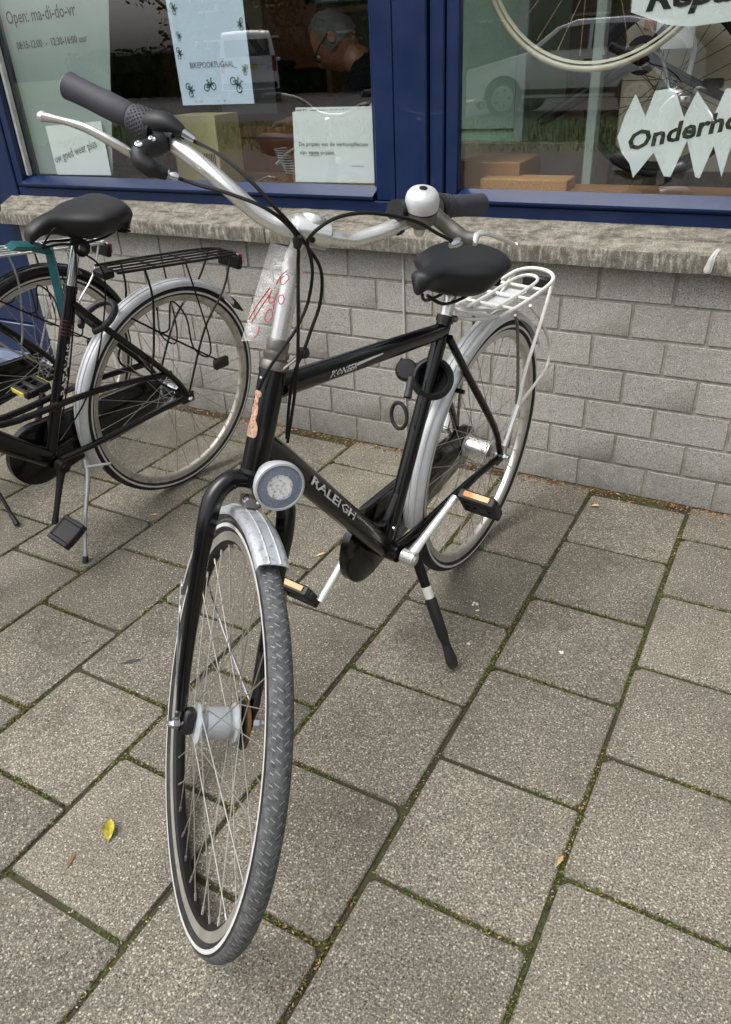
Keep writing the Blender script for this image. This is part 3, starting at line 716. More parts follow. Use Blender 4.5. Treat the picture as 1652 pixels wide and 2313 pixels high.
bx = thing('cardboard_box', 'yellowish cardboard box with a printed barcode standing inside the left window', 'box', at((0, 0, 0)))
MB().cham((-1.585, .88, .96), (.24, .16, .27), .002).build('carton', M['cardboard'], bx)
m = MB()
for i in range(9): m.cham((-1.56 + i * .009, .799, .93), (.004 if i % 3 else .006, .001, .045), .0001)
m.build('barcode', M['ink'], bx)
rb('box_shelf', -2.2, -.56, .64, 1.25, .79, .823, M['wood'])
tag(bpy.data.objects['box_shelf'], 'brown wooden window shelf inside behind the left pane', 'shelf')

bench = thing('workbench', 'worn reddish workbench in the dim shop behind the poster', 'workbench', at((0, 0, 0)))
rb('bench_top', -2.5, -1.15, 1.45, 2.3, .95, 1.0, M['redwood'], bench)
for (x, y) in ((-2.45, 1.5), (-1.25, 1.5), (-2.45, 2.25), (-1.25, 2.25)): rb('leg', x, x + .07, y - .035, y + .035, .03, .948, M['redwood'], bench)
rb('drawer', -2.0, -1.4, 1.46, 2.2, .72, .945, M['redwood'], bench)
rack_in = thing('wall_shelf', 'dark wall shelf with parts at the back of the shop', 'shelf', at((0, 0, 0)))
for z in (.6, 1.05, 1.5, 1.95, 2.4): rb('shelf_board', -4.6, -.9, 2.72, 3.08, z, z + .03, M['wood'], rack_in)
for x in (-4.6, -3.4, -2.1, -.93): rb('upright', x, x + .04, 2.72, 3.08, .03, 2.6, M['wood'], rack_in)
pal = [M['cardboard'], M['dark'], M['redwood'], M['cabinet'], M['paper'], M['blackmatt'], M['inkgreen'], M['brass']]
names_ = ['yellowish', 'black', 'reddish', 'green', 'white', 'dark grey', 'bottle green', 'brass coloured']
for i in range(26):
    z = (.63, 1.08, 1.53, 1.98)[i % 4]; x = -4.4 + (i // 4) * .53 + random.uniform(-.06, .06); k = random.randrange(8)
    w, h = random.uniform(.16, .36), random.uniform(.12, .3)
    o = MB().cham((x, 2.9, z + h / 2 + .001), (w, .24, h), .006).build('stock_box', pal[k])
    tag(o, '%s stock box on the %s back shelf, bay %s from the left' % (names_[k], ('lowest', 'second', 'third', 'upper')[i % 4], ('one', 'two', 'three', 'four', 'five', 'six', 'seven')[i // 4]), 'box', 'stock boxes on the back shelf')
for i, (x, z, w, h, k, lab) in enumerate(((-2.75, 1.65, .5, .7, 0, 'yellowish poster'), (-2.32, 1.5, .4, .55, 2, 'reddish poster'), (-1.95, 1.75, .5, .4, 3, 'green poster'), (-1.45, 1.45, .35, .5, 6, 'bottle green poster'), (-2.7, 1.15, .45, .35, 4, 'white price card'))):
    o = MB().cham((x, 2.69, z), (w, .012, h), .002).build('wall_poster', pal[k]); tag(o, lab + ' hanging in front of the shelves at the back of the dim shop', 'poster')
# tyres hanging inside, behind the left pane
def idT(c, A, Bv, L):
    c, A, Bv, L = Vector(c), Vector(A), Vector(Bv), Vector(L)
    return lambda a, b, l: c + A * a + Bv * b + L * l
def tyre_prof(R, r, n=12): return [(R + r * math.cos(2 * PI * k / n), r * math.sin(2 * PI * k / n)) for k in range(n)]
for i, (x, y, z) in enumerate(((-2.5, 2.6, 1.6), (-2.32, 2.66, 1.58), (-2.7, 2.7, 1.63), (-1.75, 3.3, 1.75))):
    m = MB().ring(idT((x, y, z), (.35, .93, 0), (0, 0, 1), (.93, -.35, 0)), tyre_prof(.33, .02), 48)
    m.tube([(x, y, z + .35), (x, y, z + .7), (x, y + .1, 2.8)], .004, 5)
    tag(m.build('hanging_tyre', M['rubber']), 'black bicycle tyre hanging inside the shop, ' + ('middle of the three at the left', 'nearest of the three at the left', 'leftmost of the three', 'alone nearer the back')[i], 'tyre', 'tyres hanging in the shop')
# white tube (air hose) and coiled lead
tag(MB().tube(smooth_path([(-.58, .75, 1.24), (-.62, .74, 1.18), (-.68, .72, 1.13), (-.8, .7, 1.02), (-1.0, .7, .99), (-1.1, .69, .93)], 5), .0065, 8).build('air_hose', M['sealant']), 'pale air hose looping behind the square notice', 'hose')
pts = [(-1.055 + .028 * math.cos(t * .8) + t * .0006, .66 + .02 * math.sin(t * .8), .99 - t * .0011) for t in range(80)]
tag(MB().tube(pts, .0022, 5).build('coiled_cable', M['sealant']), 'coiled pale cable hanging low behind the left pane', 'cable')

# ---- behind the right pane
cb = thing('green_cabinet', 'pale green cabinet with frame and panel door behind the right pane', 'cabinet', at((0, 0, 0)))
rb('carcass', -1.02, -.34, 1.36, 1.9, .03, 1.72, M['cabinet'], cb)
rb('door_panel', -.99, -.37, 1.345, 1.358, .99, 1.44, M['cabinet'], cb)
rb('door_panel', -.99, -.37, 1.345, 1.358, 1.47, 1.70, M['cabinet'], cb)
rb('door_panel', -.99, -.37, 1.345, 1.358, .1, .96, M['cabinet'], cb)
pst = rb('glazed_door_post', -.30, -.26, 1.1, 1.16, .84, 2.3, M['papergrey']); tag(pst, 'pale green upright post beside the cabinet', 'post')
pst2 = rb('partition_post', .085, .118, .66, .70, .845, 2.3, M['papergrey']); tag(pst2, 'pale upright post just left of the pennant lettering in the right pane', 'post')
bk = rb('grey_board', -.62, .11, .92, .95, .80, .985, M['greypaint']); tag(bk, 'dull grey-brown board standing low behind the right pane', 'board')
w1 = rb('wooden_block', -.30, -.085, .56, .78, .835, .965, M['wood']); tag(w1, 'tan wooden block at the left corner inside the right window', 'wooden block')
w2 = rb('chipboard_strip', -.19, .085, .50, .60, .835, .925, M['chip']); tag(w2, 'long chipboard strip lying along the bottom of the right pane', 'board')
w3 = rb('window_board', -.24, 2.2, .482, .66, .80, .905 - .012, M['wood']); tag(w3, 'brown window board running along behind the right pane', 'board')
w4 = rb('beige_panel', .125, .62, .90, .92, .9, 1.72, M['panel']); tag(w4, 'beige panel with a faint orange mark behind the display bicycle', 'panel')
MB().cham((.2, .8985, 1.33), (.05, .002, .06), .001).build('orange_mark', M['amber'], w4)
w5 = MB().cham((.29, .78, 1.345), (.11, .01, .2), .002).build('white_bottle_label', M['paper']); tag(w5, 'white card hanging near the hub of the display bicycle', 'card')

# lettered stickers on the right pane
zg = D['zig']; s1 = thing('service_sticker', 'white sticker with pointed pennants reading Onderhou in bold black italics', 'sticker', at((0, 0, 0)))
quad('pennants', [(p[0], .4712, p[2]) for p in zg], M['paper'], .0004, s1)
flat_text('lettering', 'Onderhoud', (.262, .471, 1.010), (.628, .471, 1.086), M['ink'], s1, .064, bold=.03, shear=.25)
s2 = thing('repair_sign', 'white sign board reading Reparatie in bold black italics at the top of the right pane', 'sign', at((0, 0, 0)))
quad('board', [(.225, .471, 1.50), (.70, .471, 1.50), (.70, .471, 1.318), (.375, .471, 1.296), (.319, .471, 1.304), (.225, .471, 1.336)], M['paper'], .001, s2)
flat_text('lettering', 'Reparatie', (.262, .4705, 1.337), (.66, .4705, 1.358), M['ink'], s2, .07, bold=.032, shear=.25)

# ================================================================== WHEELS
def add_wheel(parent, name, T_, R=.35, hub='plain', rimmat='rim', tyremat='rubber', bedmat=None, treadmat=None, stripe=True, spokes=36, nipples=True, spokemat=None, tyre_r=.0185, axle=.07, hubr=.017, hubmat='alu', rk=1.0):
    """T_(a,b,l): wheel plane coordinates -> space of the parent. Returns the rim, which carries tyre, hub and spokes"""
    Rc = R - tyre_r
    # rim: box section, outer flange to spoke bed
    prof = [(Rc - .010, .0125), (Rc - .013, .0125), (Rc - .0145, .0118), (Rc - .026, .0105), (Rc - .031, .006), (Rc - .032, 0), (Rc - .031, -.006), (Rc - .026, -.0105), (Rc - .0145, -.0118), (Rc - .013, -.0125), (Rc - .010, -.0125), (Rc - .012, 0)]
    prof = [(Rc - .012 + (r_ - Rc + .012) * rk, l_ * (.5 + .5 * rk)) for r_, l_ in prof]
    rim = MB().ring(T_, prof, 96, mfun=(lambda k: 1 if 3 <= k <= 6 else 0))
    rim_o = rim.build(name, [M[rimmat], M[bedmat or rimmat]], parent, sharp=30)
    n = 16; prof = []
    for k in range(n):
        w = 2 * PI * k / n; prof.append((Rc + tyre_r * math.cos(w) * (1.0 if math.cos(w) > 0 else .8), tyre_r * math.sin(w)))
    tm = treadmat or tyremat
    ty = MB().ring(T_, prof, 96, mfun=lambda k: 1 if (k <= 2 or k >= n - 3) else 0)
    ty.build('tyre', [M[tyremat], M[tm]], rim_o, sharp=80)
    if stripe:
        for sg in (-1, 1):
            pr = [(Rc + tyre_r * math.cos(w) * (1.0 if math.cos(w) > 0 else .8) * 1.015, sg * tyre_r * math.sin(w) * 1.03) for w in (1.42, 1.62, 1.8)]
            MB().ring(T_, pr, 96, closedprof=False).build('reflective_band', M['reflect'], rim_o)
    h = MB()
    def lat(prof, o=0): h.ring(T_, prof, 24)
    if hub == 'dynamo':
        pr = [(0, -.036), (.026, -.036), (.034, -.034), (.034, -.031), (.021, -.028), (.020, -.021), (.027, -.019), (.0275, .016), (.0265, .018), (.021, .020), (.021, .027), (.033, .029), (.033, .032), (.022, .034), (0, .034)]
    elif hub == 'gear':
        pr = [(0, -.042), (.024, -.042), (.034, -.038), (.034, -.034), (.028, -.030), (.026, .0), (.028, .028), (.034, .032), (.034, .036), (.022, .040), (0, .04)]
    else:
        pr = [(0, -.038), (.02, -.038), (.024, -.034), (.024, -.031), (.013, -.026), (.011, 0), (.013, .026), (.024, .031), (.024, .034), (.02, .038), (0, .038)]
    h.ring(T_, pr, 28)
    hub_o = h.build('hub', M[hubmat], rim_o, sharp=30)
    a = MB().tube([T_(0, 0, -axle), T_(0, 0, axle)], .0048, 8)
    for sg in (-1, 1): a.ring(T_, [(0, sg * (axle - .018)), (.009, sg * (axle - .018)), (.009, sg * (axle - .008)), (.006, sg * (axle - .005)), (.0055, sg * axle), (0, sg * axle)], 6)
    a.build('axle', M['chrome'], rim_o)
    fl = {'dynamo': .033, 'gear': .031, 'plain': .0225}[hub]
    for k in range(spokes):
        side = 1 if k % 2 else -1; pair = (k // 2) % 2
        wr = 2 * PI * (k + .5) / spokes
        wh = wr + (1.15 if pair else -1.15)
        lf = side * (.032 if hub != 'plain' else .0325)
        p0 = T_(fl * math.cos(wh), fl * math.sin(wh), lf); p1 = T_((Rc - .031) * math.cos(wr), (Rc - .031) * math.sin(wr), 0)
        d = Vector(p1) - Vector(p0)
        s = MB().tube([p0, Vector(p0) + d * .96], .00105, 5).tube([Vector(p0) + d * .955, p1], .0021, 5)
        s.build('spoke', spokemat or M['spoke'], rim_o)
    return rim_o

def plane(c, A, B_, L):
    c, A, B_, L = Vector(c), Vector(A), Vector(B_), Vector(L)
    return lambda a, b, l: c + A * a + B_ * b + L * l
XZ = lambda c: plane(c, (1, 0, 0), (0, 0, 1), (0, 1, 0))

def mudguard(parent, name, T_, R, a0, a1, w, m, n=60, dep=.012):
    """curved open strip with rolled edges and a shallow crown"""
    t = .0011; pr = []
    xs = [-1, -.92, -.6, 0, .6, .92, 1]; top = [-dep * 1.3, -.35 * dep, -.08 * dep, .02 * dep, -.08 * dep, -.35 * dep, -dep * 1.3]
    pr = [(R + h, x * w / 2) for x, h in zip(xs, top)] + [(R + h - t * 1.6, x * (w / 2 - t)) for x, h in reversed(list(zip(xs, top)))]
    g = MB().ring(T_, pr, n, a0, a1)
    o = g.build(name, m, parent, sharp=60)
    # pressed ridges
    r = MB()
    for x in (-.34, .34): r.ring(T_, [(R + .0009, x * w / 2 - .0012), (R + .0019, x * w / 2), (R + .0009, x * w / 2 + .0012), (R - .0004, x * w / 2)], n, a0, a1)
    r.build('ridge', m, o)
    return o

def saddle(parent, x0, x1, z, w, mats, droop=.02, tilt=0, thick=.075, hump=.024, drop=.05):
    """x0 nose (front), x1 rear"""
    loops = []; n = 26; L = x0 - x1
    for i in range(n + 1):
        t = i / n; x = x0 - L * t
        q_ = 0 if t < .18 else min(1, (t - .18) / .42); ww = .025 + (w / 2 - .025) * (q_ * q_ * (3 - 2 * q_))
        if t > .68: ww *= math.sqrt(max(.03, 1 - ((t - .68) / .322) ** 2.3))
        if t < .05: ww *= .55 + .45 * (t / .05)
        zt = z - droop * max(0, (1 - t / .3)) ** 2 + hump * max(0, (t - .35) / .65) ** 1.1 + tilt * (t - .5)
        if t > .78: zt -= drop * ((t - .78) / .22) ** 2.2
        if t < .06: zt -= .005 * (1 - t / .06) ** 2
        th = thick * (.44 + .56 * min(1, max(0, t - .1) / .45)); th *= 1.0 if t < .88 else 1 - .45 * ((t - .88) / .12) ** 1.5
        loop = []
        for k in range(20):
            a = 2 * PI * k / 20; c, s = math.cos(a), math.sin(a)
            yy = ww * math.copysign(abs(c) ** .9, c)
            zz = (.36 * th * abs(s) ** .95 if s > 0 else -.64 * th * abs(s) ** .75)
            if s > 0: zz -= .0
            if s < 0: yy *= .86
            loop.append((x, yy, zt - .33 * th + zz))
        loops.append(loop)
    sd_ = MB().loft(loops).build('saddle', mats, parent, sharp=70)
    rl = MB()
    for sg in (-1, 1):
        rl.tube(smooth_path([(x0 - .03, 0.006 * sg, z - .05 - droop), (x0 - .07, .02 * sg, z - .075), (x0 - .13, .024 * sg, z - .083), (x1 + .09, .028 * sg, z - .08), (x1 + .035, .045 * sg, z - .05)], 4), .0036, 6)
        rl.tube([(x1 + .05 + .018 * math.cos(q * 1.2), .055 * sg + .018 * math.sin(q * 1.2), z - .03 - q * .0016) for q in range(26)], .0028, 5)
    rl.build('rails', M['dark'], sd_)
    return sd_

def pedal(parent, c, m=None, refl='amber', ang=0):
    """flat block pedal centred at c, axle along y"""
    R_ = Matrix.Rotation(ang, 3, 'Y'); c = Vector(c)
    b = MB(); P = lambda x, y, z: c + R_ @ V(x, y, z)
    for sx in (-1, 1): b.cham(P(sx * .034, 0, 0), (.014, .088, .024), .003, R_)
    b.cham(P(0, -.04, 0), (.06, .01, .022), .003, R_); b.cham(P(0, .04, 0), (.06, .012, .024), .004, R_); b.cham(P(0, 0, 0), (.016, .08, .016), .004, R_)
    for y in (-.018, .018): b.cham(P(0, y, 0), (.06, .006, .012), .002, R_)
    o = b.build('pedal', m or M['blackmatt'], parent)
    if not refl: MB().cham(P(0, 0, .002), (.060, .074, .015), .004, R_).build('pedal_tread', m or M['blackmatt'], o)
    if refl:
        for sx in (-1, 1): MB().cham(P(sx * .0425, -.0, .001), (.004, .062, .014), .001, R_).build('reflector', M[refl], o)
    return o

def crank(parent, a, b, m, lat0):
    """tapered crank arm from a to b with boss"""
    a, b = Vector(a), Vector(b); d = b - a
    k = MB().tube([a, a + d * .12, a + d * .3, a + d * .8, a + d * .95, b], [.0155, .0135, .0105, .0088, .0105, .010], 12, flat=.72)
    k.tube([a - V(0, .016, 0) * lat0, a + V(0, .016, 0) * lat0], [.0165, .0175], 16)
    k.tube([a + V(0, .016, 0) * lat0, a + V(0, .02, 0) * lat0], [.012, .009], 12)
    return k.build('crank', m, parent)

# ================================================================== THE BICYCLE IN FRONT
B1 = Matrix(((-.0742, .9958, .0702, .0754), (-.9983, -.0740, -.0052, -.1901), (0, -.0704, .9986, 0), (0, 0, 0, 1)))
HB = V(.894, 0, .7148); ANG = 1.1841; ST = .9142
AX = V(-math.cos(ANG), 0, math.sin(ANG)); FW = V(math.sin(ANG), 0, math.cos(ANG)); LT = V(0, 1, 0)
QS = Quaternion(AX, ST)
def S(f, l, h): return HB + QS @ (FW * f + LT * l + AX * h)        # steered coordinates -> bicycle
sF, sL, sA = QS @ FW, QS @ LT, AX
bike = thing('city_bicycle', 'black gents city bicycle with silver mudguards parked in the middle, front wheel turned', 'bicycle', B1)
BB = V(.477, 0, .3051); SC = V(.262, 0, .775); HUB = V(0, 0, .35)
FH = S(.0598, 0, -.427)
htop = HB + AX * .158
fr = MB()
fr.tube([HB - AX * .004, htop + AX * .002], .0215, 20)                                    # head tube
for z in (0, .154): fr.tube([HB + AX * z, HB + AX * (z + .006)], .0228, 20)
tt0, tt1 = HB + AX * .128, SC + (BB - SC).normalized() * .018
fr.tube([tt0, tt0 + (tt1 - tt0) * .5, tt1], [.0195, .019, .0175], 16)
dt0, dt1 = HB + AX * .045, BB + V(.004, 0, .006)
fr.tube([dt0, dt0 + (dt1 - dt0) * .12, dt0 + (dt1 - dt0) * .85, dt1], [.0235, .025, .0245, .021], 18, flat=.86, up=(0, 1, 0))
fr.tube([BB, SC], [.017, .0165], 16)
fr.tube([SC, SC + (SC - BB).normalized() * .014], .0195, 16)
fr.tube([BB - LT * .036, BB + LT * .036], .0215, 20)
for sg in (-1, 1):
    fr.tube(smooth_path([BB + V(-.012, .018 * sg, -.002), BB + V(-.12, .034 * sg, .012), HUB + V(.13, .052 * sg, -.008), HUB + V(.015, .062 * sg, -.004)], 4), [.0125] * 4 + [.0115] * 4 + [.0095] * 5, 10)
    fr.tube(smooth_path([SC + V(.004, .016 * sg, -.03), SC + V(-.06, .036 * sg, -.13), HUB + V(.06, .058 * sg, .11), HUB + V(.008, .063 * sg, .012)], 4), [.0092] * 9 + [.0085] * 4, 10)
    fr.cham(HUB + V(.0, .064 * sg, -.004), (.05, .006, .034), .002)
for (z, x, dz) in ((.455, .315, 0),): pass
fr.tube([HUB + V(.215, -.04, .235 + .02), HUB + V(.215, .04, .235 + .02)], .006, 8)
frame = fr.build('frame', M['black'], bike)
# curved gusset plate between down tube and seat tube
g1 = BB + (SC - BB) * .13; g2 = BB + (dt0 - BB) * .13
MB().tube(smooth_path([BB + (SC - BB) * .26 + V(.012, 0, 0), BB + (SC - BB) * .16 + V(.045, 0, 0), BB + (dt0 - BB) * .19 + V(.0, 0, .025)], 5), .008, 8).build('gusset', M['black'], frame)
# prints
dd = dt1 - dt0
wrap_text('decal', 'RALEIGH', dt0 + dd * .26, dt0 + dd * .60, .0245, (0, 1, .10), (.6, 0, .8), M['white'], frame, .026, bold=.012, flat=.86)
wrap_text('decal', 'cycles of distinction', dt0 + dd * .61, dt0 + dd * .76, .0245, (0, 1, .35), (.6, 0, .8), M['white'], frame, .006)
td = tt1 - tt0
wrap_text('decal', 'PIONEER', tt0 + td * .24, tt0 + td * .38, .0188, (0, 1, -.05), (0, 0, 1), M['white'], frame, .016, bold=.015, shear=.3)
m = MB().prism([tt0 + td * .38 + V(0, .0193, -.001), tt0 + td * .53 + V(0, .0190, .004), tt0 + td * .53 + V(0, .0190, .006), tt0 + td * .38 + V(0, .0193, .004)], (0, .0005, 0)); m.build('decal_line', M['white'], frame)
wrap_text('decal', 'touring', tt0 + td * .385, tt0 + td * .47, .0188, (0, 1, .28), (0, 0, 1), M['inkgrey'], frame, .008, shear=.3)
# head badge: a bar, a neck and a rounded shield
def on_head(f0, z, half, n=6):
    out = []
    for k in range(n + 1):
        w = (k / n * 2 - 1) * half / .0218; out.append(HB + AX * z + (FW * math.cos(w + f0) - LT * math.sin(w + f0)) * .0222)
    return out
bd = MB(); rows = [(.150, .006), (.147, .011), (.143, .011), (.139, .006), (.13, .0065), (.124, .009), (.116, .010), (.109, .009), (.104, .008), (.1, .012), (.094, .0155), (.087, .0165), (.08, .016), (.076, .012)]
vs = []; 
for z, hw in rows: vs += on_head(.25, z - .025, hw * .78)
bd.add(vs, [(i * 7 + k, i * 7 + k + 1, (i + 1) * 7 + k + 1, (i + 1) * 7 + k) for i in range(len(rows) - 1) for k in range(6)])
bd.build('head_badge', M['copper'], frame)
MB().lathe(HB + AX * .145 + FW * .0215 - LT * .004, FW, [(.0028, 0), (.002, .0012), (0, .0014)], 10).build('rivet', M['chrome'], frame)
MB().lathe(BB + V(-.004, .0165, .06), (0, 1, 0), [(.006, 0), (.0055, .004), (.003, .0045), (0, .0035)], 12).build('bolt', M['chrome'], frame)
# head set
hs_ = MB().lathe(htop, AX, [(.0225, .002), (.024, .008), (.022, .016), (.018, .018), (.020, .021), (.0205, .028), (.0165, .031), (.0175, .034), (.0175, .046), (.0155, .049)], 24)
hs_.build('headset', M['steel'], bike, sharp=30)
MB().lathe(HB, -AX, [(.0225, .0), (.0235, .007), (.020, .012)], 24).build('lower_cup', M['dark'], bike)

# fork
fk = MB()
fk.tube([S(0, 0, -.008), S(0, 0, -.03)], [.0195, .019], 16)
for sg in (-1, 1):
    P = smooth_path([S(.0, .004 * sg, -.018), S(.004, .034 * sg, -.022), S(.010, .056 * sg, -.045), S(.016, .064 * sg, -.085), S(.026, .066 * sg, -.2), S(.040, .064 * sg, -.33), S(.056, .061 * sg, -.405)], 4)
    r = [.0148 + (.0016 if 3 < i < 14 else 0) - (.0058 * max(0, i - 12) / 12) for i in range(len(P))]
    fk.tube(P, r, 14)
    fk.cham(S(.0585, .0605 * sg, -.421), (.01, .006, .04), .002, Matrix((sF, sL, sA)).transposed())
fork = fk.build('fork', M['black'], bike)
Tf = plane(FH, sF, sA, sL)
fw_ = add_wheel(bike, 'front_wheel', Tf, hub='dynamo', bedmat='dark', treadmat='tread', axle=.080, hubmat='hubshell')
# raised chevrons worn pale along the tread
tv = MB()
n = 150
for k in range(n):
    a0 = 2 * PI * k / n
    for sg in (-1, 1):
        for (la, lb, da) in ((.0015, .0085, .016), (.0095, .0135, .008)):
            vs = []
            for (l, a, e) in ((la, a0, 0), (lb, a0 + da, 0), (lb, a0 + da, 1), (la, a0, 1)):
                R_ = .3315 + math.sqrt(max(0, .0185 ** 2 - l * l)) + .00025; aa = a + e * .0052 + (.02 if sg > 0 else 0)
                vs.append(Tf(R_ * math.cos(aa), R_ * math.sin(aa), sg * l))
            tv.add(vs, [(0, 1, 2, 3)], 0, True)
tvo = tv.build('tread_groove', M['groove'], fw_); tvo['kind'] = 'stuff'
# connector and brake disc on the hub
MB().cham(FH + sL * -.047 + sA * .004, (.02, .018, .045), .004, Matrix((sF, sL, sA)).transposed()).build('dynamo_connector', M['blackmatt'], bike)
MB().ring(Tf, [(0, .0405), (.041, .0405), (.043, .042), (.043, .047), (.040, .049), (.024, .049), (.022, .052), (0, .052)], 30).build('brake_disc', M['dark'], bike)
MB().ring(Tf, [(.0425, .0415), (.0445, .0415), (.0445, .0475), (.0425, .0475)], 30).build('brake_disc_edge', M['brass'], bike)
MB().tube(smooth_path([FH + sL * .052 - sA * .02, FH + sL * .056 + sA * .05 + sF * .02, FH + sL * .052 + sA * .13 - sF * .005], 5), .0055, 8).build('brake_arm', M['dark'], bike)
mudguard(bike, 'front_mudguard', Tf, .366, math.radians(90 - 22), math.radians(90 + 78), .050, M['guard'], 50, .012)
for sg in (-1, 1):
    a = math.radians(90 + 72); MB().tube(smooth_path([Tf(.362 * math.cos(a), .362 * math.sin(a), .026 * sg), Tf(-.2, .06, .045 * sg), Tf(-.01, .012, .066 * sg)], 5), .0022, 6).build('mudguard_stay', M['chrome'], bike)
MB().cham(S(.012, 0, -.052), (.03, .03, .018), .003, Matrix((sF, sL, sA)).transposed()).build('mudguard_clip', M['steel'], bike)
b_ = MB()
for (f, l) in ((.024, -.012), (.03, .008)): b_.lathe(S(f, l, -.045), sA + sF * .6, [(.005, -.004), (.005, .004), (.0035, .007), (0, .007)], 8)
b_.build('clip_bolt', M['chrome'], bike)

# head lamp
LC = S(.142, .0, .012); ld = (sF * .92 + sA * .02 - V(0, 0, .12)).normalized()
lp = MB().lathe(LC, ld, [(0, -.052), (.012, -.05), (.024, -.038), (.033, -.016), (.0375, -.002), (.0378, .004), (.0362, .0075), (.0335, .008), (.0325, .003)], 40, cap=False)
lamp = lp.build('head_lamp', M['lamp_rim'], bike)
MB().lathe(LC, ld, [(.0325, .0032), (.0325, .0058), (.020, .0075), (.0192, .0066)], 40, cap=False).build('lens_ring', M['lens_grey'], lamp)
MB().lathe(LC, ld, [(.0195, .0052), (.016, .003), (.011, .001), (.006, -.0005), (0, -.001)], 32).build('reflector_bowl', M['steelblue'], lamp)
MB().lathe(LC, ld, [(.0035, -.001), (.0035, .002), (.002, .0035), (0, .004)], 12).build('bulb', M['lens_grey'], lamp)
m = MB()
for k in range(10):
    w = 2 * PI * k / 10; e1 = ld.orthogonal().normalized(); e2 = ld.cross(e1)
    m.cham(LC + (e1 * math.cos(w) + e2 * math.sin(w)) * .0125 + ld * .0022, (.003, .003, .002), .0008)
m.build('reflector_facet', M['steel'], lamp)
MB().lathe(LC, ld, [(.0195, .0066), (.015, .0085), (.008, .0096), (0, .01)], 32).build('lens', M['clear'], lamp)
MB().tube(smooth_path([S(.02, 0, -.028), S(.05, 0, -.035), S(.09, 0, -.02), LC - ld * .03], 4), .0055, 8).build('lamp_bracket', M['dark'], lamp)
MB().cham(S(.085, 0, -.012), (.03, .024, .03), .005, Matrix((sF, sL, sA)).transposed()).build('lamp_mount', M['blackmatt'], lamp)

# stem, clamp, handlebar
st_ = MB().tube([S(0, 0, .2), S(0, 0, .31)], [.0145, .0148], 20)
stem = st_.build('stem', M['alumatt'], bike)
MB().tube(smooth_path([S(0, 0, .305), S(.006, 0, .33), S(.03, 0, .352), S(.052, 0, .362)], 4), [.0162] * 5 + [.0155] * 8, 16).build('stem_arm', M['alumatt'], stem)
MB().tube([S(.06, -.027, .3633), S(.06, -.024, .364), S(.06, .024, .3655), S(.06, .027, .3657)], [.018, .0205, .0205, .018], 20).build('bar_clamp', M['alumatt'], stem)
MB().lathe(S(.06, 0, .379), AX, [(.018, -.004), (.019, .003), (.0165, .008), (.008, .0105), (0, .011)], 20).build('clamp_cap', M['alumatt'], stem)
MB().tube([S(.078, -.002, .354), S(.0815, -.002, .353)], .0042, 10).build('clamp_bolt', M['dark'], stem)
def tl(l): return .022 * l
def barpts(sg):
    q = [(.06, 0, .364), (.059, .03, .364), (.053, .062, .367), (.048, .092, .380), (.045, .118, .394), (.028, .150, .414), (.0, .19, .436), (-.026, .228, .456), (-.095, .329, .487)]
    return [S(f, l * sg, h + tl(l * sg)) for f, l, h in q]
R_ = smooth_path(barpts(-1), 4); L_ = smooth_path(barpts(1), 4)
path = list(reversed(R_)) + L_[1:]
hbz = MB().tube(path, [.0116 if abs(i - 32) > 6 else .0128 for i in range(len(path))], 16)
bar_o = hbz.build('handlebar', M['alumatt'], bike)
def gr_pt(sg, t):   # along the grip, 0 inner, 1 outer
    a = V(-.026, .228, .456); b = V(-.099, .335, .489); p = a + (b - a) * t; return S(p.x, p.y * sg, p.z + tl(p.y * sg))
for sg in (-1, 1):
    g = MB(); n_ = 12
    g.tube([gr_pt(sg, t) for t in (.22, .24, .5, .75, .9, .985, 1.0)], [.0158, .0172, .0178, .0172, .0176, .0182, .0165], 24)
    go = g.build('grip', M['grip'], bike)
    MB().tube([gr_pt(sg, .999), gr_pt(sg, 1.012)], [.0166, .0150], 24).build('grip_end', M['lamp_rim'] if sg < 0 else M['dark'], go)
    tw = MB().tube([gr_pt(sg, t) for t in (-.06, -.04, .0, .18, .21)], [.0186, .0202, .0198, .0186, .0172], 24)
    two = tw.build('twist_shifter', M['grip'], bike)
    kn = MB()
    ad = (gr_pt(sg, 1) - gr_pt(sg, 0)).normalized(); e1 = ad.orthogonal().normalized(); e2 = ad.cross(e1)
    for i in range(7):
        for k in range(20):
            w = 2 * PI * (k + .5 * (i % 2)) / 20; p = gr_pt(sg, .0 + i * .028); rr_ = .0198 - i * .0003
            kn.cham(p + (e1 * math.cos(w) + e2 * math.sin(w)) * rr_, (.0026, .0026, .0026), .0006)
    ko = kn.build('grip_knob', M['grip'], two); ko['kind'] = 'stuff'
    MB().tube([gr_pt(sg, t) for t in (-.10, -.09, -.065)], [.0185, .0225, .0222], 24).build('shifter_ring', M['blackmatt'] if sg < 0 else M['dark'], two)
D = DATA
def dv(k): return [Vector(p) for p in D[k]]
# right hand controls (left in the picture)
sh = dv('shift_r_house')
hp = MB().tube(smooth_path(sh, 4), [.0165, .0175, .018, .0178, .017, .015, .0125, .010, .0075], 14, flat=.8)
hs1 = hp.build('shifter_housing', M['blackmatt'], bike)
MB().tube(dv('shift_r_ferr'), [.0062, .005], 12).build('ferrule', M['chrome'], hs1)
arm = dv('brk_r_arm')
br = MB()
ctr = S(-.008, -.196 - .0, .436 + tl(-.19))
br.tube([gr_pt(-1, -.34), gr_pt(-1, -.14)], [.0185, .019], 18)
bro = br.build('brake_bracket', M['black'], bike)
MB().tube(smooth_path([gr_pt(-1, -.25)] + arm, 4), [.0135] * 5 + [.0128] * 6 + [.0118] * 6 + [.009] * 4, 12).build('bracket_arm', M['blackmatt'], bro)
for p in (arm[0] + V(0, 0, .0), arm[1]):
    MB().lathe(p + V(.008, .004, .008), V(.4, .5, .77), [(.0052, 0), (.0052, .004), (.0035, .005), (.003, .003), (0, .003)], 12).build('bracket_bolt', M['chrome'], bro)
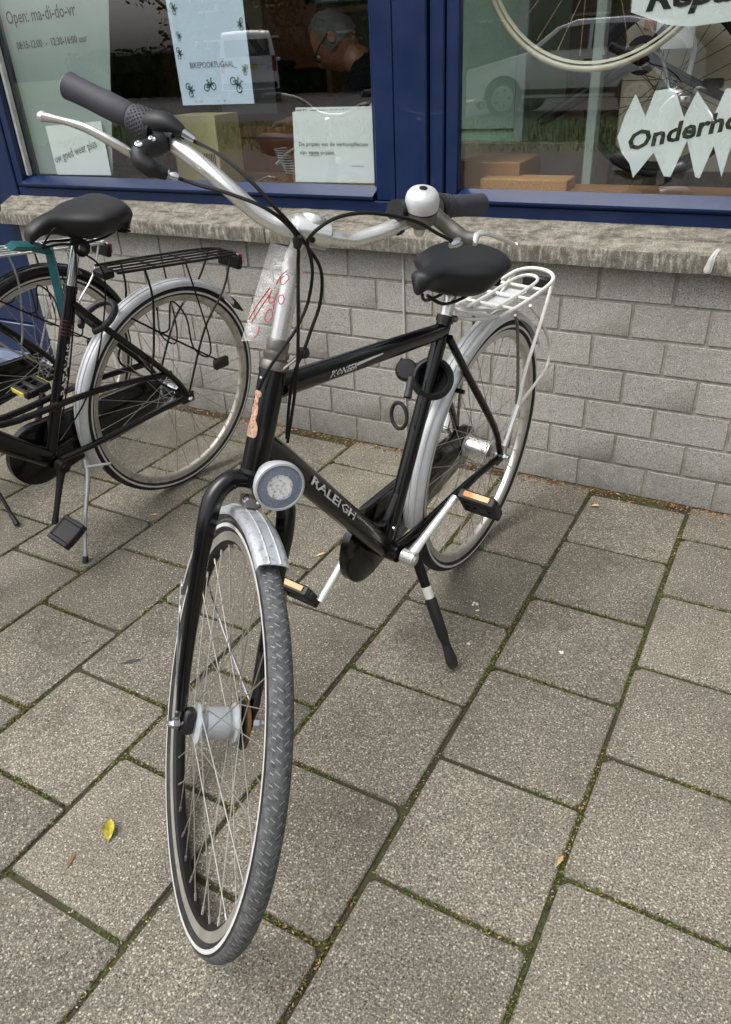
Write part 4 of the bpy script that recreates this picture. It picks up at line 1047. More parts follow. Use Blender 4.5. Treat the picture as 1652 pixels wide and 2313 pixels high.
aj = dv('brk_r_adj')
MB().tube([aj[0], aj[0] + (aj[1] - aj[0]) * .3, aj[0] + (aj[1] - aj[0]) * .36, aj[0] + (aj[1] - aj[0]) * .7, aj[1]], [.0062, .0062, .0045, .006, .0045], 12).build('cable_adjuster', M['chrome'], bro)
def lever(pts, name='brake_lever', w=.0085):
    P = smooth_path(pts, 5); n = len(P)
    r = [w * (.75 + .35 * math.sin(PI * min(1, i / n * 1.3))) for i in range(n)]; r[-1] = w * .62; r[-2] = w * .95; r[-3] = w * .9
    return MB().tube(P, r, 14, flat=.62)
lever(dv('lever_r')).build('brake_lever', M['alumatt'], bike)
MB().lathe(dv('lever_r')[-1], dv('lever_r')[-1] - dv('lever_r')[-2], [(.0064, -.004), (.0072, .001), (.005, .006), (0, .0075)], 14).build('lever_tip', M['alumatt'], bike)
# left hand controls (right in the picture)
armL = dv('brk_l_arm')
bl = MB().tube([gr_pt(1, -.34), gr_pt(1, -.14)], [.0175, .018], 18); blo = bl.build('brake_bracket', M['steel'], bike)
MB().tube(smooth_path([gr_pt(1, -.22)] + armL, 4), [.0135] * 6 + [.0125] * 6 + [.0105] * 5, 12).build('bracket_arm', M['steel'], blo)
lever([Vector(p) for p in D['lever_l']], w=.0062).build('brake_lever', M['alumatt'], bike)
MB().lathe(dv('lever_l')[-1], dv('lever_l')[-1] - dv('lever_l')[-2], [(.005, -.004), (.0062, .001), (.005, .005), (0, .006)], 14).build('lever_tip', M['alumatt'], bike)
aj = dv('brk_l_adj'); MB().tube([aj[0], aj[0] + (aj[1] - aj[0]) * .45, aj[1]], [.0068, .0072, .0045], 12).build('cable_adjuster', M['chrome'], blo)
MB().tube([gr_pt(1, -.98), gr_pt(1, -.86)], .0155, 16).build('bar_band', M['blackmatt'], bike)
MB().cham(gr_pt(1, -.92) - V(0, 0, .024), (.02, .02, .022), .004).build('bar_band_lug', M['blackmatt'], bike)
# bell
be = dv('bell'); bu = ((be[0] - be[2]).normalized() * .55 + V(.12, .1, .8)).normalized(); bc = be[0]
bell = MB().lathe(bc, bu, [(.0245, -.016), (.0256, -.010), (.0256, -.002), (.024, .005), (.0198, .0105), (.0125, .0138), (.006, .0147), (.005, .0137), (0, .0137)], 36).build('bell', M['guardwhite'], bike)
MB().lathe(bc, bu, [(.0055, .0140), (.0062, .0154), (.004, .0162), (0, .0162)], 14).build('bell_screw', M['dark'], bell)
MB().lathe(bc, bu, [(.017, -.042), (.0235, -.034), (.0248, -.0185), (.022, -.018)], 30).build('bell_base', M['steel'], bell)
MB().tube([bc - bu * .03, bc - bu * .055, gr_pt(1, -.55)], [.009, .0085, .01], 10).build('bell_bracket', M['alumatt'], bell)
for k in ('cable_shift_r', 'cable_brake_r', 'cable_brake_l'):
    MB().tube(smooth_path(dv(k), 5), .0026, 8).build('cable', M['dark'], bike)
p = dv('cable_shift_r')[10]
MB().tube([htop + V(0, .018, .006), p + V(0, 0, 0)], [.0065, .0045], 8, flat=.5).build('cable_guide', M['steel'], bike)
MB().lathe(p, (0, 0, 1), [(.009, -.006), (.0105, 0), (.009, .006)], 12).build('cable_clip', M['blackmatt'], bike)
MB().lathe(dv('cable_brake_r')[5], (.2, .3, 1), [(.0055, -.009), (.007, 0), (.0055, .009)], 12).build('cable_tie', M['blackmatt'], bike)

# saddle and post
up_ = (SC - BB).normalized()
MB().tube([SC + up_ * .01, SC + up_ * .075, SC + up_ * .10], [.0135, .0135, .0125], 18).build('seat_post', M['alumatt'], bike)
MB().tube([SC + up_ * .085, SC + up_ * .11], .0155, 14).build('saddle_clamp', M['steel'], bike)
saddle(bike, .386, .104, .908, .205, M['saddle'], droop=.0, thick=.09, hump=.014, drop=.035)
MB().lathe(SC + up_ * .006 + V(-.014, 0, 0), (0, 1, 0), [(.006, -.022), (.0075, -.018), (.0075, .018), (.006, .022)], 12).build('clamp_bolt', M['steel'], bike)

# rear wheel and guard
Tr = XZ(HUB)
add_wheel(bike, 'rear_wheel', Tr, hub='gear', axle=.086, hubmat='alumatt')
mudguard(bike, 'rear_mudguard', Tr, .366, math.radians(-9), math.radians(146), .050, M['guardwhite'], 70, .012)
# chain case
def stadium(c0, r0, c1, r1, y0, y1, bulge=.003, n=20):
    c0, c1 = Vector(c0), Vector(c1); d = (c1 - c0).normalized(); e = V(-d.z, 0, d.x); pts = []
    for k in range(n + 1):
        a = PI / 2 + PI * k / n; pts.append(c0 + (d * math.cos(a) + e * math.sin(a)) * r0)
    for k in range(n + 1):
        a = -PI / 2 + PI * k / n; pts.append(c1 + (d * math.cos(a) + e * math.sin(a)) * r1)
    cc = (c0 + c1) / 2
    def L(y, s): return [V(cc.x + (p.x - cc.x) * (1 - s), y, cc.z + (p.z - cc.z) * (1 - s)) for p in pts]
    return [L(y0, .03), L(y0 + .003, 0), L(y1 - .003, 0), L(y1, .03)]
cc_ = MB().loft(stadium(BB, .098, HUB + V(0, 0, 0), .052, -.064, -.04)).build('chain_case', M['black'], bike)
MB().ring(XZ(BB), [(.0, -.0655), (.06, -.0655), (.062, -.064), (.0, -.0635)], 40).build('chain_case_cover', M['black'], cc_)
# cranks and pedals
cl = V(.337, .098, .407); cr = V(.602, -.098, .190)
crank(bike, BB + V(0, .062, 0), cl, M['alumatt'], 1)
crank(bike, BB + V(0, -.078, 0), cr, M['alumatt'], 1)
pedal(bike, cl + V(0, .062, 0), ang=-.9); pedal(bike, cr + V(0, -.062, 0), ang=-1.0)
# kick stand: lug, inner leg, bare sleeve, outer leg, rubber foot
k0 = V(.43, .05, .285); kf = B1.inverted() @ V(.232, -.664, .012)
kd = kf - k0
ks = MB().tube([k0, k0 + kd * .05, k0 + kd * .30], [.016, .0125, .0115], 12).build('kickstand', M['dark'], bike)
MB().tube([k0 + kd * .27, k0 + kd * .29, k0 + kd * .41], [.0095, .0118, .011], 12).build('stand_sleeve', M['whitepaint'], ks)
MB().tube([k0 + kd * .39, k0 + kd * .42, k0 + kd * .72, k0 + kd * .8], [.0125, .0145, .0135, .010], 12).build('stand_leg', M['blackmatt'], ks)
MB().tube([k0 + kd * .78, k0 + kd * .84, k0 + kd * .95, k0 + kd * 1.01], [.010, .0125, .0165, .013], 12, flat=.7).build('stand_foot', M['rubber'], ks)
MB().cham((.425, .03, .29), (.05, .05, .03), .004).build('stand_lug', M['dark'], bike)

# ring lock round the rear wheel behind the seat tube, with key and loop
lkc = V(.308, .004, .662); lax = V(.72, .42, .50).normalized(); e1 = V(0, 1, 0); e1 = (e1 - lax * e1.dot(lax)).normalized(); e2 = lax.cross(e1)
lk = MB().tube([lkc + (e1 * math.cos(t) * .039 + e2 * math.sin(t) * .039) for t in [2 * PI * k / 36 for k in range(36)]], .0085, 10, closed=True, flat=1.9, up=lax).build('ring_lock', M['blackmatt'], bike)
MB().lathe(lkc, lax, [(.034, -.012), (.0405, -.016), (.0405, .014), (.0375, .0165), (.034, .012)], 36, cap=False).build('lock_cover', M['dark'], lk)
MB().lathe(lkc, lax, [(.034, -.011), (.02, -.016), (0, -.017)], 30, cap=False).build('lock_back', M['dark'], lk)
MB().lathe(lkc + e1 * -.060 + lax * .0, lax, [(0, -.02), (.02, -.02), (.024, -.012), (.024, .008), (.02, .014), (0, .015)], 24).build('lock_body', M['blackmatt'], lk)
MB().tube([lkc - e1 * .035 + e2 * .01, lkc - e1 * .08 + e2 * .01], .012, 12).build('lock_bridge', M['blackmatt'], lk)
MB().tube([lkc - e1 * .0 , V(.262, 0, .668)], .016, 10).build('lock_mount', M['dark'], lk)
ky = thing('key_ring', 'black key loop and key hanging from the ring lock under the saddle', 'key ring', B1.copy())
ko = V(.372, -.012, .684)
MB().tube([ko, ko + V(.035, .012, -.03)], [.0075, .009], 10, flat=.6).build('key', M['blackmatt'], ky)
rc = ko + V(.055, .005, -.066); e1 = V(.25, .97, 0).normalized(); e2 = V(.1, 0, -1).normalized()
MB().tube([rc + e1 * math.cos(t) * .023 + e2 * math.sin(t) * .028 for t in [2 * PI * k / 26 for k in range(26)]], .0042, 8, closed=True).build('loop', M['rubber'], ky)

# luggage rack
rk = MB(); W_ = .0052
loop = [(.112, .06, .7535), (-.04, .062, .751), (-.19, .06, .755), (-.245, .05, .762), (-.27, .02, .767), (-.27, -.02, .767), (-.245, -.05, .762), (-.19, -.06, .755), (-.04, -.062, .751), (.112, -.06, .7535)]
rack = rk.tube(smooth_path(loop, 4), W_, 10).build('luggage_rack', M['whitepaint'], bike)
MB().tube(smooth_path([(.10, .028, .757), (-.05, .03, .757), (-.19, .028, .760), (-.222, 0, .763), (-.19, -.028, .760), (-.05, -.03, .757), (.10, -.028, .757)], 4), .0042, 8).build('rack_inner_rail', M['whitepaint'], rack)
for x in (.108, .03, -.06, -.15): MB().tube([(x, -.06, .753), (x, .06, .753)], .0042, 8).build('rack_crossbar', M['whitepaint'], rack)
MB().cham((-.02, 0, .744), (.24, .05, .0025), .001).build('rack_plate', M['guardwhite'], rack)
MB().tube(smooth_path([(.112, .055, .757), (.17, .05, .766), (.205, .03, .772), (.215, 0, .774), (.205, -.03, .772), (.17, -.05, .766), (.112, -.055, .757)], 4), .004, 8).build('spring_clamp', M['whitepaint'], rack)
MB().tube(smooth_path([(.09, .035, .762), (.13, .032, .772), (.16, .0, .776), (.13, -.032, .772), (.09, -.035, .762)], 4), .0035, 8).build('spring_clamp', M['whitepaint'], rack)
for sg in (1, -1):
    f = lambda k: [V(p[0], p[1] * sg, p[2]) for p in D[k]]
    L1_ = f('rack_leg_l'); L1_[0] = V(-.235, .055 * sg, .757)
    MB().tube(smooth_path(L1_, 4), .0048, 8).build('rack_leg', M['whitepaint'], rack)
    MB().tube([L1_[-2], L1_[-1], V(.012, .078 * sg, .368)], [.0085, .0085, .006], 8).build('leg_bracket', M['alumatt'], rack)
    if sg > 0: MB().tube(smooth_path(f('rack_strap'), 4), .0042, 8).build('side_hoop', M['whitepaint'], rack)
    MB().tube(smooth_path(f('rack_leg2') + [V(-.012, .075 * sg, .37)], 4), .0042, 8).build('rack_leg', M['steel'], rack)
    MB().tube([(.105, .05 * sg, .75), (.2, .03 * sg, .685)], .0035, 8).build('rack_stay', M['whitepaint'], rack)
MB().cham((-.262, 0, .737), (.02, .075, .03), .006).build('tail_lamp', M['blackmatt'], rack)
MB().cham((-.274, 0, .737), (.006, .065, .024), .003).build('tail_lens', M['red'], rack)

# transparent price sleeve hanging on the stem, with red marker figures
tagT = thing('price_sleeve', 'clear plastic price sleeve with red marker figures hanging from the handlebar stem', 'price sleeve', B1.copy())
tp = dv('tag'); c00, c10, c11, c01 = tp[0], tp[1], tp[2], tp[3]
nx_, ny_ = 8, 12; vs = []; nrm = ((c10 - c00).cross(c01 - c00)).normalized()
def sleeve(u, v):
    p = (c00 * (1 - u) + c10 * u) * (1 - v) + (c01 * (1 - u) + c11 * u) * v
    return p + nrm * (.006 * math.sin(u * 5 + v * 3) + .012 * (u - .5) ** 2 * 4 * (1 - .4 * v))
for j in range(ny_ + 1):
    for i in range(nx_ + 1): vs.append(sleeve(i / nx_, j / ny_))
m = MB().add(vs, [(j * (nx_ + 1) + i, j * (nx_ + 1) + i + 1, (j + 1) * (nx_ + 1) + i + 1, (j + 1) * (nx_ + 1) + i) for j in range(ny_) for i in range(nx_)])
m.build('film', M['film'], tagT)
def scrawl(pts, r=.0007):
    sg = -1 if nrm.dot(B1.to_3x3().inverted() @ (V(.759, -1.93, 1.27) - B1 @ c00)) < 0 else 1
    P = smooth_path([sleeve(u, v) + nrm * .0012 * sg for u, v in pts], 3)
    MB().tube(P, r, 5).build('marker_stroke', M['marker'], tagT)
scrawl([(.02, .78), (.12, .62), (.3, .44)]); scrawl([(.1, .8), (.2, .66), (.34, .5)])
scrawl([(.36, .46), (.34, .56), (.4, .6), (.5, .56)]); scrawl([(.52, .44), (.48, .56), (.5, .66)])
scrawl([(.64, .5), (.56, .52), (.58, .58), (.66, .6), (.7, .55), (.64, .5)])
scrawl([(.46, .66), (.38, .68), (.36, .76), (.44, .8), (.52, .74), (.46, .66)])
scrawl([(.58, .3), (.5, .34), (.56, .4), (.66, .36), (.7, .3), (.6, .28)])
scrawl([(.28, .84), (.3, .92), (.24, .97)]); scrawl([(.42, .4), (.5, .3), (.62, .24)])

# ================================================================== THE TWO BICYCLES AT THE LEFT
def parked_bike(mtx, label, dat):
    t = thing('city_bicycle', label, 'bicycle', mtx)
    bb, sc, hub = V(.479, 0, .306), V(.311, 0, .772), V(0, 0, .35)
    hb, ax = V(.905, 0, .69), V(-.37, 0, .93).normalized(); fwd = V(.93, 0, .37).normalized()
    f = MB(); ht = hb + ax * .18
    f.tube([hb, ht], .019, 16); f.tube([bb, sc], [.0175, .016], 16)
    f.tube(smooth_path([hb + ax * .05, V(.78, 0, .60), V(.62, 0, .43), bb + V(.01, 0, .01)], 4), [.029] * 13, 16, up=(0, 1, 0), flat=.9)
    f.tube([bb - V(0, .035, 0), bb + V(0, .035, 0)], .021, 18)
    for sg in (-1, 1):
        f.tube(smooth_path([bb + V(-.01, .02 * sg, -.002), bb + V(-.12, .04 * sg, .01), hub + V(.1, .058 * sg, -.005), hub + V(.0, .064 * sg, 0)], 4), .0098, 10)
        f.tube(smooth_path([sc + V(.01, .014 * sg, -.035), sc + V(-.07, .042 * sg, -.13), hub + V(.06, .06 * sg, .10), hub + V(0, .064 * sg, .01)], 4), .0098, 10)
        f.cham(hub + V(0, .065 * sg, 0), (.05, .006, .036), .002)
    if dat['mixte']:
        for sg in (-1, 1): f.tube(smooth_path([hub + V(.05, .055 * sg, .10), V(.30, .035 * sg, .475), V(.56, .02 * sg, .47), V(.66, .012 * sg, .49)], 4), .0095, 10)
    fo_ = f.build('frame', M['black'], t)
    sd_ = (sc - bb)
    if dat['print']:
        wrap_text('decal', dat['print'], bb + sd_ * .40, bb + sd_ * .70, .0172, (-.35, 1, 0), (1, 0, .3), M['white'], fo_, .022, bold=.015)
        for q in (.74, .76, .78, .80, .82): MB().tube([bb + sd_ * q, bb + sd_ * (q + .008)], .0172, 16).build('band', M['redprint'], fo_)
        for q in (.30, .32, .34): MB().tube([bb + sd_ * q, bb + sd_ * (q + .008)], .0180, 16).build('band', M['redprint'], fo_)
    MB().tube([hb - ax * .0, hb - ax * .035], .018, 14).build('fork_crown', M['black'], t)
    fk = MB()
    FHc = hb - ax * .42 + fwd * .06
    for sg in (-1, 1): fk.tube(smooth_path([hb - ax * .03, hb - ax * .06 + V(0, .05 * sg, 0), hb - ax * .25 + V(.01, .055 * sg, 0), FHc + V(0, .056 * sg, 0)], 4), .0115, 10)
    fk.build('fork', M['black'], t)
    add_wheel(t, 'rear_wheel', XZ(hub), hub='gear', rimmat=dat['rim'], axle=.085, hubmat='chrome', spokemat=dat.get('spokemat'))
    add_wheel(t, 'front_wheel', XZ(FHc), hub='plain', rimmat=dat['rim'], axle=.07)
    if dat['guard'] == 'silver':
        mudguard(t, 'rear_mudguard', XZ(hub), .368, math.radians(-22), math.radians(138), .052, M['guardwhite'], 60, .013)
        MB().ring(XZ(hub), [(.371, -.022), (.373, 0), (.371, .022), (.366, .024), (.366, -.024)], 10, math.radians(136), math.radians(147)).build('mud_flap', M['blackmatt'], t)
        mudguard(t, 'front_mudguard', XZ(FHc), .368, math.radians(65), math.radians(190), .052, M['guardwhite'], 40, .013)
    else:
        mudguard(t, 'rear_mudguard', XZ(hub), .372, math.radians(-22), math.radians(160), .060, M['black'], 60, .017)
        mudguard(t, 'front_mudguard', XZ(FHc), .372, math.radians(65), math.radians(190), .060, M['black'], 40, .017)
    MB().loft(stadium(bb, .098, hub + V(.01, 0, 0), .052, -.066, -.04)).build('chain_case', M['black'], t)
    up_ = sd_.normalized()
    MB().tube([sc, sc + up_ * .14], .0128, 18).build('seat_post', M['chrome'], t)
    MB().tube([sc - up_ * .012, sc + up_ * .008], .0195, 16).build('seat_clamp', M['black'], t)
    MB().tube([sc + up_ * .12, sc + up_ * .145], .0165, 14).build('saddle_clamp', M['dark'], t)
    MB().ring(XZ(sc + V(-.05, .0, .10)), [(.012, -.012), (.022, -.016), (.024, -.012), (.024, .012), (.022, .016), (.012, .012)], 20).build('saddle_spring', M['dark'], t)
    saddle(t, .405, .105, .972, .205, M['saddle'], droop=.03, thick=.088)
    a = dat['ca']; cl = bb + V(math.cos(a), 0, math.sin(a)) * .17
    crank(t, bb + V(0, .06, 0), cl + V(0, .09, 0), dat['crank'], 1); crank(t, bb + V(0, -.08, 0), bb * 2 - cl + V(0, -.1, 0), dat['crank'], 1)
    pedal(t, cl + V(0, .15, 0), refl=None, ang=.5); pedal(t, bb * 2 - cl + V(0, -.16, 0), refl='yellowref', ang=.1)
    kf = dat['kick']; k0 = V(.40, .05, .29)
    ks = MB().tube(smooth_path([k0, k0 + V(.012, .02, -.05), k0 + (kf - k0) * .6, kf + (k0 - kf) * .08], 4), [.0085] * 6 + [.006] * 7, 10).build('kickstand', M['alu'] if dat['mixte'] else M['dark'], t)
    MB().tube([kf + (k0 - kf) * .1, kf], [.008, .0095], 10).build('stand_foot', M['blackmatt'], ks)
    MB().tube([k0 + V(.01, .01, -.02), k0 + V(-.055, .05, -.02)], .0045, 8).build('stand_lever', M['alu'], ks)
    # carrier
    rm = dat['rackmat']; rk = MB(); z = .775
    P = [(.19, .05, z + .022), (.0, .056, z + .006), (-.2, .055, z - .012), (-.27, .04, z - .02), (-.285, 0, z - .022), (-.27, -.04, z - .02), (-.2, -.055, z - .012), (0, -.056, z + .006), (.19, -.05, z + .022)]
    rack = rk.tube(smooth_path(P, 4), .0042, 8).build('luggage_rack', rm, t)
    for y in (-.028, 0, .028): MB().tube([(.18, y, z + .022), (-.27, y, z - .018)], .003, 6).build('rack_rail', rm, rack)
    for x in (.18, .05, -.08, -.2): MB().tube([(x, -.054, z + .004 + x * .09), (x, .054, z + .004 + x * .09)], .0034, 6).build('rack_crossbar', rm, rack)
    for sg in (-1, 1):
        MB().tube(smooth_path([(.10, .056 * sg, z + .01), (.09, .062 * sg, z - .08), (.12, .075 * sg, .55), (.135, .08 * sg, .47), (.02, .075 * sg, .37)], 4), .0036, 6).build('rack_leg', rm, rack)
        MB().tube(smooth_path([(-.24, .05 * sg, z - .02), (-.19, .06 * sg, .66), (-.09, .07 * sg, .56), (.0, .075 * sg, .375)], 4), .0036, 6).build('rack_leg', rm, rack)
        MB().tube(smooth_path([(-.05, .056 * sg, z), (-.07, .066 * sg, .68), (-.1, .08 * sg, .52), (-.085, .08 * sg, .47), (-.03, .078 * sg, .52), (-.02, .07 * sg, .62), (0.03, .068 * sg, .68), (.05, .07 * sg, .6), (.09, .07 * sg, .6)], 4), .0028, 6).build('strap_hoop', M['dark'], rack)
    MB().tube([(.18, .07, .67), (.06, .078, .58), (-.12, .08, .45)], .003, 6).build('pump_rod', M['dark'], rack)
    MB().cham((-.14, .08, .432), (.06, .02, .035), .005).build('hinge_block', M['blackmatt'], rack)
    MB().cham((-.282, 0, z - .05), (.02, .10, .045), .006).build('tail_lamp', M['dark'], rack)
    MB().cham((-.296, 0, z - .045), (.012, .085, .035), .004).build('tail_lens', M['red'], rack)
    MB().tube(smooth_path([(-.284, .05, z - .02), (-.29, .03, z - .045), (-.293, -.03, z - .045), (-.284, -.05, z - .02)], 3), .004, 6).build('rack_end', M['red'], rack)
    MB().cham((.20, 0, z + .012), (.035, .06, .02), .005).build('spring_bridge', M['dark'], rack)
    # lock on the stays
    MB().tube([sc + V(-.07 + .05 * math.cos(q), .05 * math.sin(q), -.1 - .03 * math.cos(q)) for q in [math.radians(35 + 290 * k / 24) for k in range(25)]], .010, 10).build('ring_lock', M['blackmatt'], t)
    MB().tube(smooth_path([sc + V(-.03, .02, .1), sc + V(-.09, .03, .03), sc + V(-.06, .03, -.12), sc + V(.02, .025, -.3), bb + V(-.03, .03, .06)], 5), .0026, 6).build('cable', M['dark'], t)
    MB().tube(smooth_path([sc + V(.07, .02, .13), sc + V(.02, .03, .17), sc + V(-.02, .02, .08), sc + V(.05, .01, -.2), sc + V(.1, 0, -.35)], 5), .0024, 6).build('cable', M['dark'], t)
    # handlebar
    MB().tube([ht, ht + ax * .16], .012, 14).build('stem', M['alumatt'], t)
    sb = ht + ax * .17
    for sg in (-1, 1):
        q = smooth_path([sb + V(.03, 0, 0), sb + V(.05, .08 * sg, .01), sb + V(.03, .17 * sg, .06), sb + V(-.05, .25 * sg, .08), sb + V(-.16, .29 * sg, .075)], 4)
        MB().tube(q, .0115, 12).build('handlebar', M['alumatt'], t)
        MB().tube([q[-5], q[-1]], .0165, 14).build('grip', M['grip'], t)
    MB().lathe(hb + ax * .05 + fwd * .08, fwd, [(0, -.04), (.02, -.035), (.034, -.01), (.035, .004), (.03, .006), (0, .008)], 24).build('head_lamp', M['lamp_rim'], t)
    return t
B2 = Matrix(M2ROWS)
b2 = parked_bike(B2, 'black step-through bicycle with silver rear mudguard parked at the left by the wall', dict(mixte=True, print='BATAVUS', rim='rimbeige', guard='silver', ca=math.radians(-63), crank=M['dark'], kick=V(.523, .15, .006), rackmat=M['dark']))
def rows(m): return [list(r) for r in m]
B3 = B2.copy(); B3 = Matrix.Translation((-.585, .0, 0)) @ B3
b3 = parked_bike(B3, 'black bicycle with fat black rear mudguard cut off by the left edge of the picture', dict(mixte=False, print='', rim='rim', guard='black', ca=math.radians(20), crank=M['alu'], kick=B3.inverted() @ V(-1.315, -.667, .008), rackmat=M['alu']))

# teal bent bar leaning behind the second seat tube
tb = DATA['b2_teal']
m = MB(); P = [Vector(p) for p in tb]
m.tube([P[0], P[1], P[2] + V(.004, 0, .004)], .0165, 4, flat=.75); m.tube([P[2] + V(0, 0, .008), P[3], P[4]], .0165, 4, flat=.8)
te = m.build('teal_bracket', M['teal'], None); te.matrix_world = B2.copy(); tag(te, 'teal bent metal bar standing behind the chrome seat post of the left bicycle', 'bracket')
# slim grey post by the wall
gp_ = thing('grey_post', 'slim pale grey post with cream foot behind the left rear wheel', 'post', at((0, 0, 0)))
MB().tube([(-1.80, .322, .34), (-1.80, .322, .06)], .013, 12).build('shaft', M['sealant'], gp_)
MB().tube([(-1.80, .322, .058), (-1.80, .322, -.005)], [.016, .019], 12).build('foot', M['paper'], gp_)
# black low rack arm of the stand along the wall
sr = MB()
sr.tube([(-2.1, .30, .33), (-1.25, .30, .33)], .012, 10); sr.tube([(-2.08, .30, .33), (-2.08, .30, -.005)], .012, 10); sr.tube([(-1.27, .30, .33), (-1.27, .30, -.005)], .012, 10)
#tag(sr.build('stand_rail', M['dark']), 'low black stand rail along the wall behind the left bicycles', 'rail')

# ================================================================== SMALL THINGS ON THE PAVING
def leaf(name, x, y, L, w, rot, m, label, curl=.012, cat='leaf'):
    n = 10; vs = []; 
    for i in range(n + 1):
        t = i / n; hw = w / 2 * (math.sin(PI * min(1, t * 1.02)) ** .8) * (1 - .25 * t) if 0 < t < 1 else .0006
        for s in (-1, -.5, 0, .5, 1):
            lx = (t - .5) * L; ly = hw * s; lz = .003 + curl * (abs(s) ** 1.5) * math.sin(PI * t) + curl * .9 * t * t
            vs.append((x + lx * math.cos(rot) - ly * math.sin(rot), y + lx * math.sin(rot) + ly * math.cos(rot), lz))
    mb = MB().add(vs, [(i * 5 + k, i * 5 + k + 1, (i + 1) * 5 + k + 1, (i + 1) * 5 + k) for i in range(n) for k in range(4)])
    p = Vector(vs[2]); q = Vector(vs[2]) - V(math.cos(rot), math.sin(rot), 0) * L * .3
    mb.tube([p, q + V(0, 0, .002)], [.0011, .0007], 5)
    o = mb.build(name, m); return tag(o, label, cat)
leaf('fallen_leaf', -.185, -1.375, .042, .026, 2.2, M['leaf_yellow'], 'curled yellow leaf lying on the paving left of the front wheel')
leaf('dead_leaf', -.205, -1.455, .03, .006, 1.9, M['debris'], 'thin brown leaf stalk below the yellow leaf', .001)
leaf('dry_flake', -.943, -.421, .022, .010, .3, M['chipwood'], 'pale dry flake on the paving below the left rear wheel', .003, 'flake')
leaf('dry_flake', -1.336, .167, .02, .009, .1, M['chipwood'], 'pale dry flake seen through the spokes of the left rear wheel', .003, 'flake')
leaf('dry_flake', -.316, -.386, .03, .010, .9, M['chipwood'], 'pale dry flake in the joint between front pedal and chain case', .003, 'flake')
leaf('dry_flake', .342, .225, .026, .014, .2, M['chipwood'], 'pale rounded flake at the foot of the wall right of the rear wheel', .004, 'flake')
leaf('dry_flake', .605, -1.043, .02, .009, 1.3, M['chipwood'], 'cream flake standing in the joint at the lower right', .006, 'flake')
leaf('dark_scrap', -.497, -.989, .045, .016, .75, M['tar'], 'dark flat scrap lying on a paving slab left of the front wheel', .0005, 'scrap')
def crumb(x, y, s, label):
    m = MB()
    for i in range(5): m.lathe((x + random.uniform(-s, s), y + random.uniform(-s, s), .0015), (random.uniform(-.3, .3), random.uniform(-.3, .3), 1), [(s * .5, 0), (s * .6, s * .25), (s * .3, s * .5), (0, s * .55)], 7)
    tag(m.build('crumb', M['crumb']), label, 'crumb')
crumb(.186, -.41, .006, 'white crumb on the slab right of the kickstand')
crumb(.20, -.43, .0035, 'tiny white crumb just below the larger one by the kickstand')
crumb(.232, -.565, .0045, 'white speck on the slab beside the rubber foot of the kickstand')
crumb(.444, -.495, .0045, 'white speck lying in the long joint at the right')

